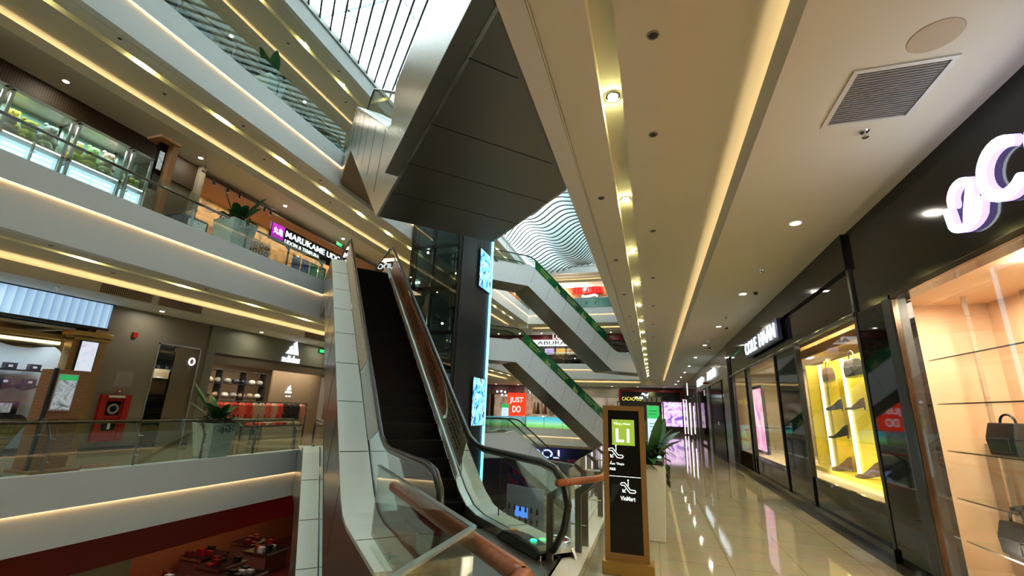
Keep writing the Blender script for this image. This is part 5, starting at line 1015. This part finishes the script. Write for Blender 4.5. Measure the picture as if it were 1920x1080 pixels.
t.part('glass_front', B().box(-14.1, -13.95, 8.08, 8.28, 7.6, 9.18), BLACKG); t.part('picture', B().box(-13.95, -13.94, 8.10, 8.24, 8.3, 8.9), picture('grey screen', [(.25, .3, .33), (.6, .65, .68), (.12, .14, .15)], 4, .45)); t.part('foot_panel', B().box(-14.15, -13.9, 8.0, 8.28, Z2, 7.6), mat('brushed brown panel', (.32, .26, .2), .3, .4))
for i, (y, z, c_) in enumerate(((9.25, 8.55, WHITE), (9.2, 7.7, mats_toy['cream']), (9.05, 6.9, mat('pale vase', (.55, .62, .58), .3)))):
    b = B()
    if i == 0: b.tube([(-15.9, y-.35, z), (-15.9, y-.1, z+.12), (-15.9, y+.15, z+.02), (-15.9, y+.4, z+.14)], .07, 8).ball((-15.9, y+.1, z), .14, 8)
    elif i == 1:
        for k in range(26): b.ball((-15.9+rng.uniform(-.1, .1), y+rng.uniform(-.3, .35), z+rng.uniform(-.15, .2)), rng.uniform(.04, .07), 5)
    else: b.lathe([(.0, 0), (.16, .0), (.26, .2), (.24, .35), (.12, .5), (.14, .56)], (-15.4, y, Z2+.02), 18)
    one(['white_ornament', 'flower_bunch', 'ceramic_vase'][i], ['white swan-like ornament on the taupe panel', 'pale flower bunch under the white ornament', 'pale round ceramic vase on the second floor'][i], ['ornament', 'flowers', 'vase'][i], b, c_)
one('display_niche', 'pale ledge carrying the ornament and flowers', 'shelf', B().box(-16.2, -15.75, 8.8, 9.7, 8.40, 8.43).box(-16.2, -15.75, 8.8, 9.7, 7.48, 7.51), mat('taupe panel', (.20, .15, .11), .6))
# restaurants
WARM = picture('warm wood wall', [(.30, .13, .03), (.55, .28, .07), (.20, .09, .03)], 1.1, .25)
t = T('shop', 'warm lit restaurant interior on the second floor', 'shop', (XS, 14, Z2), 'restaurants on the left second floor')
t.part('back_wall', B().box(XS-1.8, XS-1.7, 10.95, 24, Z2, 10.25), WARM); t.part('ceiling_panel', B().box(XS-1.8, XS, 10.95, 24, 9.95, 10.0), mat('pinkish ceiling', (.45, .30, .26), .6))
t.part('black_booth', B().box(-15.2, -13.9, 9.15, 10.05, Z2, 7.35), BLACK, bevel=.06); t.part('lower_wall', B().box(XS-.1, XS, 14.0, 24, Z2, 7.3), mat('dark wood', (.08, .045, .025), .5))
t.part('booth_picture', B().box(-13.89, -13.88, 9.35, 9.95, 6.95, 7.25), picture('booth picture', [(.25, .3, .3), (.5, .55, .5), (.1, .1, .1)], 6, .3))
for y in (12.2, 14.6, 17.0, 19.2): t.part('table', B().box(XS-1.2, XS-.3, y, y+.8, 7.15, 7.2).box(XS-.8, XS-.7, y+.35, y+.45, Z2, 7.15), mat('dark wood', (.08, .045, .025), .5))
for i, y in enumerate((11.6, 13.4, 15.4, 17.2, 18.8, 20.6)):
    p_ = T('pendant_lamp', 'glowing pendant lamp in the second floor restaurant, %s' % ORD[i], 'lamp', (XS-.9, y, 9.0), 'pendant lamps in the restaurant'); zz = 8.9-.25*(i % 3); sh_o = p_.part('shade', B().lathe([(.05, .12), (.16, 0), (.15, -.02)], (XS-.9, y, zz), 14), GOLDF); p_.part('bulb', B().ball((XS-.9, y, zz-.02), .07, 8), emis('orange bulb', (1, .55, .18), 14), sh_o); p_.part('cord', B().tube([(XS-.9, y, zz+.1), (XS-.9, y, 9.95)], .008, 5), BMETAL)
t = T('food_poster', 'poster of round food bowls under the second floor railing', 'poster', (XS+.3, 12.9, Z2)); t.part('panel', B().box(-15.3, -15.2, 12.0, 13.8, 7.1, 8.05), mat('tan poster', (.62, .42, .28), .5))
bw = B()
for r_ in range(3):
    for k in range(6): bw.tube([(-15.19, y_, z_) for y_, z_ in arc(12.2+.28*k, 7.3+.28*r_, .09, .09, 0, 360, 10)], .022, 5)
t.part('bowl_pictures', bw, BRN); t.part('stand', B().box(-15.3, -15.2, 12.1, 12.2, Z2, 7.1).box(-15.3, -15.2, 13.6, 13.7, Z2, 7.1), BMETAL)
for i, (y, c_) in enumerate(((16.0, (.03, .05, .22)), (16.6, (.03, .05, .25)), (17.2, (.02, .14, .08)), (17.8, (.02, .15, .07)))):
    one('noren_curtain', '%s cloth curtain at the noodle restaurant, %s' % ('blue' if i < 2 else 'green', ['first', 'second', 'third', 'fourth'][i]), 'curtain', B().box(XS+.0, XS+.03, y, y+.52, 7.2, 8.5), bands('curtain %d' % i, c_, [v*1.8 for v in c_], 2, .8, 'Y'), 'curtains at the restaurant')
s_ = T('illuminated_sign', 'white lit MARUKAME UDON sign with purple end panel', 'sign', (XS+.2, 17, 8.8)); s_.part('panel', B().box(XS+.02, XS+.12, 14.4, 19.9, 8.72, 9.55), BLACK)
s_.part('purple_panel', B().box(XS+.12, XS+.14, 14.45, 15.15, 8.85, 9.52), emis('purple light', (.35, .02, .35), .8)); s_.part('panel_symbols', text_b('丸亀', (XS+.15, 14.52, 9.02), LY, UZ, .34, .55, .01, bold=.02), E_SIGN2)
s_.part('lettering', text_b('MARUKAME UDON', (XS+.14, 15.25, 9.12), LY, UZ, .30, 4.3, .03, bold=.012), E_SIGN); s_.part('lettering', text_b('UDON & TEMPURA', (XS+.14, 15.25, 8.80), LY, UZ, .20, 2.3, .03, bold=.02), E_SIGN2)
t = T('track_light', 'black ceiling track with spot heads above the second floor restaurant', 'track light', (-15.7, 12, 9.9)); t.part('track', B().box(-15.72, -15.68, 10.6, 14.2, 9.86, 9.90).box(-15.705, -15.695, 10.7, 10.71, 9.9, 10.25).box(-15.705, -15.695, 14.0, 14.01, 9.9, 10.25), BMETAL)
for y in (11.15, 11.75, 12.3, 13.2, 13.55, 13.9): t.part('spot_head', B().tube([(-15.7, y, 9.86), (-15.7, y, 9.78)], .015, 6).tube([(-15.7, y, 9.78), (-15.75, y+.03, 9.60)], .05, 8), BMETAL)
# third floor left
struct('wall_third_left', B().box(XS-.3, XS, YB, 30, 12.3, 15.8), bands('grey green reflection stripes', (.10, .12, .11), (.20, .23, .21), 1.2, .4, 'Y'), 'third floor shop wall with painted grey green stripes of reflected roof baffles')  # stripes in the colour imitate roof baffles mirrored in glass
for i, (y, c_) in enumerate(((7.6, 'navy'), (14.3, 'teal'), (14.9, 'blue'))):
    one('storage_box', '%s box stored behind the third floor railing' % c_, 'box', B().box(-13.6, -13.0, y, y+.45, 12.3, 12.95), mat(c_+' box', {'navy': (.02, .03, .06), 'teal': (.02, .18, .16), 'blue': (.03, .06, .3)}[c_], .5), bevel=.02)

# ------------------------------------------------------------------ ground floor
t = T('shop', 'ground floor shop with a long red header under the left walkway', 'shop', (XS, 12, L0Z)); t.part('fascia_board', B().box(XS-.2, XS, -4, 30, -3.35, -1.96), mat('deep red header', (.30, .008, .006), .4)); t.part('cream_panel', B().box(XS-2, XS-.05, -4, 11.8, L0Z, -3.36), mat('cream panel', (.45, .35, .20), .5))
t.part('back_wall', B().box(XS-6, XS-5.9, 4, 30, L0Z, -2), mat('orange wall', (.35, .10, .03), .5)); t.part('shop_floor', B().box(XS-6, XS, 4, 30, L0Z, L0Z+.01), mat('dark red floor', (.12, .02, .02), .3))
area('shop fill light', (XS-3, 17, -2.2), (0, 0, 0), 3, 10, 70, (1, .8, .65))
one('wall_poster', 'white framed yellow poster on the orange wall of the ground floor shop', 'poster', B().box(XS-5.88, XS-5.8, 21.8, 23.4, -5.0, -3.9), picture('yellow poster', [(.7, .4, .05), (.75, .6, .2), (.5, .1, .05)], 2, .3))
rng = random.Random(13); kk = 0
for (x, y) in ((-17.4, 13.2), (-17.4, 15.2), (-17.3, 17.3), (-19.3, 15.6), (-19.2, 18.0), (-19.0, 20.4), (-21, 18.6), (-20.8, 21.2)):
    t = T('display_table', 'dark product table in the ground floor shop, %s' % ORD[kk], 'table', (x, y, L0Z), 'product tables in the ground floor shop'); kk += 1
    t.part('top', B().box(x-.75, x+.75, y-.75, y+.75, -5.62, -5.55), BLACK); t.part('cabinet', B().box(x-.68, x+.68, y-.68, y+.68, L0Z+.01, -5.62), bands('red brown slats', (.10, .02, .015), (.25, .10, .07), 2.5, .5, 'Y')); t.part('metal_edge', B().box(x+.75, x+.77, y-.76, y+.76, -5.62, -5.52).box(x-.76, x+.76, y-.77, y-.75, -5.62, -5.52), CHROME)
    for q in range(5):
        cx_, cy_ = x+rng.uniform(-.5, .5), y-.6+.26*q+.1; cn, cc = rng.choice([('red', (.28, .015, .015)), ('white', (.6, .6, .58)), ('black', (.02, .02, .02)), ('dark red', (.15, .01, .01))]); hh = rng.uniform(.05, .3)
        one('product_box', '%s carton on the %s product table, place %s' % (cn, ORD[kk-1], ['one', 'two', 'three', 'four', 'five'][q]), 'box', B().box(cx_-.16, cx_+.16, cy_-.1, cy_+.1, -5.55, -5.55+hh), mat(cn+' carton', cc, .35), 'cartons in the ground floor shop')
# golden star carpet area, kiosk poster and ground floor signs
GC = picture('gold streaked floor', [(.07, .05, .02), (.55, .40, .12), (.10, .08, .04), (.62, .50, .22), (.05, .04, .02), (.40, .30, .10)], 1.6, .12, .3, 3.0)
struct('floor', B().box(-12, -3, 24, 44, L0Z, L0Z+.01), GC, 'gold streaked patterned floor on the ground level')
t = T('promotion_stand', 'pale promotion board with rows of bottles on the ground floor', 'promotion stand', (-8, 30, L0Z)); A = Vector((-9.5, 30.6, 0)); Bq = Vector((-6.7, 29.3, 0))
def on_board(f, z, off=0): d = (Bq-A).normalized(); n_ = Vector((d.y, -d.x, 0)); p = A+(Bq-A)*f+n_*off; return (p.x, p.y, z)
def board(f0, f1, z0, z1, o0, o1): return B().loft([on_board(f0, z0, o0), on_board(f1, z0, o0), on_board(f1, z0, o1), on_board(f0, z0, o1)], [on_board(f0, z1, o0), on_board(f1, z1, o0), on_board(f1, z1, o1), on_board(f0, z1, o1)])
t.part('board', board(0, 1, -5.9, -3.1, 0, .1), mat('pale poster board', (.45, .47, .55), .4)); t.part('black_strip', board(0, 1, -5.75, -5.5, .1, .12), BLACK); t.part('blue_glow', board(.25, .6, -4.9, -4.3, .1, .11), emis('blue spot', (.1, .3, 1), .8))
t.part('base', board(-.02, 1.02, L0Z, -5.9, -.1, .3), GOLD); bo = B()
for r_ in range(2):
    for k in range(6):
        p = on_board(.10+.15*k, -4.55-.65*r_, .13); bo.lathe([(.0, 0), (.07, 0), (.07, .2), (.03, .28), (.03, .36), (0, .36)], p, 8)
t.part('bottle_pictures', bo, mat('bottle red brown', (.08, .03, .03), .3)); t.part('heading', B(), BMETAL) if False else None
t = T('number_sign', 'white and red oval base marker with 2 on the ground floor', 'sign', (-6.2, 31, L0Z)); t.part('oval', B().lathe([(0, 0), (.8, 0), (.8, .35), (.75, .4), (0, .4)], (-6.1, 30.5, L0Z+.01), 24), RED); t.part('outline', B().tube([(-6.1+.8*math.cos(a), 30.5+.8*math.sin(a), L0Z+.42) for a in [2*PI*k/24 for k in range(25)]], .04, 6), E_SIGN2)
t = T('shop', 'dark blue ground floor shops below the far walkway', 'shop', (-8, YE, L0Z)); t.part('fascia_board', B().box(-20, 3, YE, YE+.3, -3.2, -1.95), mat('navy header', (.02, .03, .10), .4)); t.part('backdrop', B().box(-20, 3, YE+.8, YE+.9, L0Z, -3.2), picture('dark blue shops', [(.01, .012, .03), (.02, .03, .08), (.18, .02, .03), (.01, .01, .02), (.03, .08, .06)], .9, .25))
one('illuminated_sign', 'mirrored lavender lit letters in front of the dark blue shops', 'sign', text_b('LOCK', (-9.6, YE-1.2, -3.1), (-1, 0, 0), UZ, .85, 4.2, .06, bold=.01), emis('lavender light', (.4, .42, 1), 1.6))
t = T('shop', 'dark ground floor shop corner with red edge below the lift', 'shop', (-13, 26, L0Z)); t.part('wall_panel', B().box(-12.6, -12.4, 20, 40, L0Z, -1.96), mat('dark navy wall', (.02, .025, .05), .3)); t.part('red_edge', B().box(-12.4, -12.3, 26.5, 28.5, L0Z, -2), mat('crimson', (.30, .02, .05), .4))

# fill that the bright mall walkways give
for (x, y, z, sx_, sy_, pw) in ((.2, 6, 4.3, .8, 8, 40), (.2, 22, 4.3, .8, 16, 60), (-14.3, 10, 4.3, .8, 16, 55), (-14.3, 10, 10.1, .8, 16, 45), (-14.3, 10, 15.6, .8, 16, 40)):
    pass
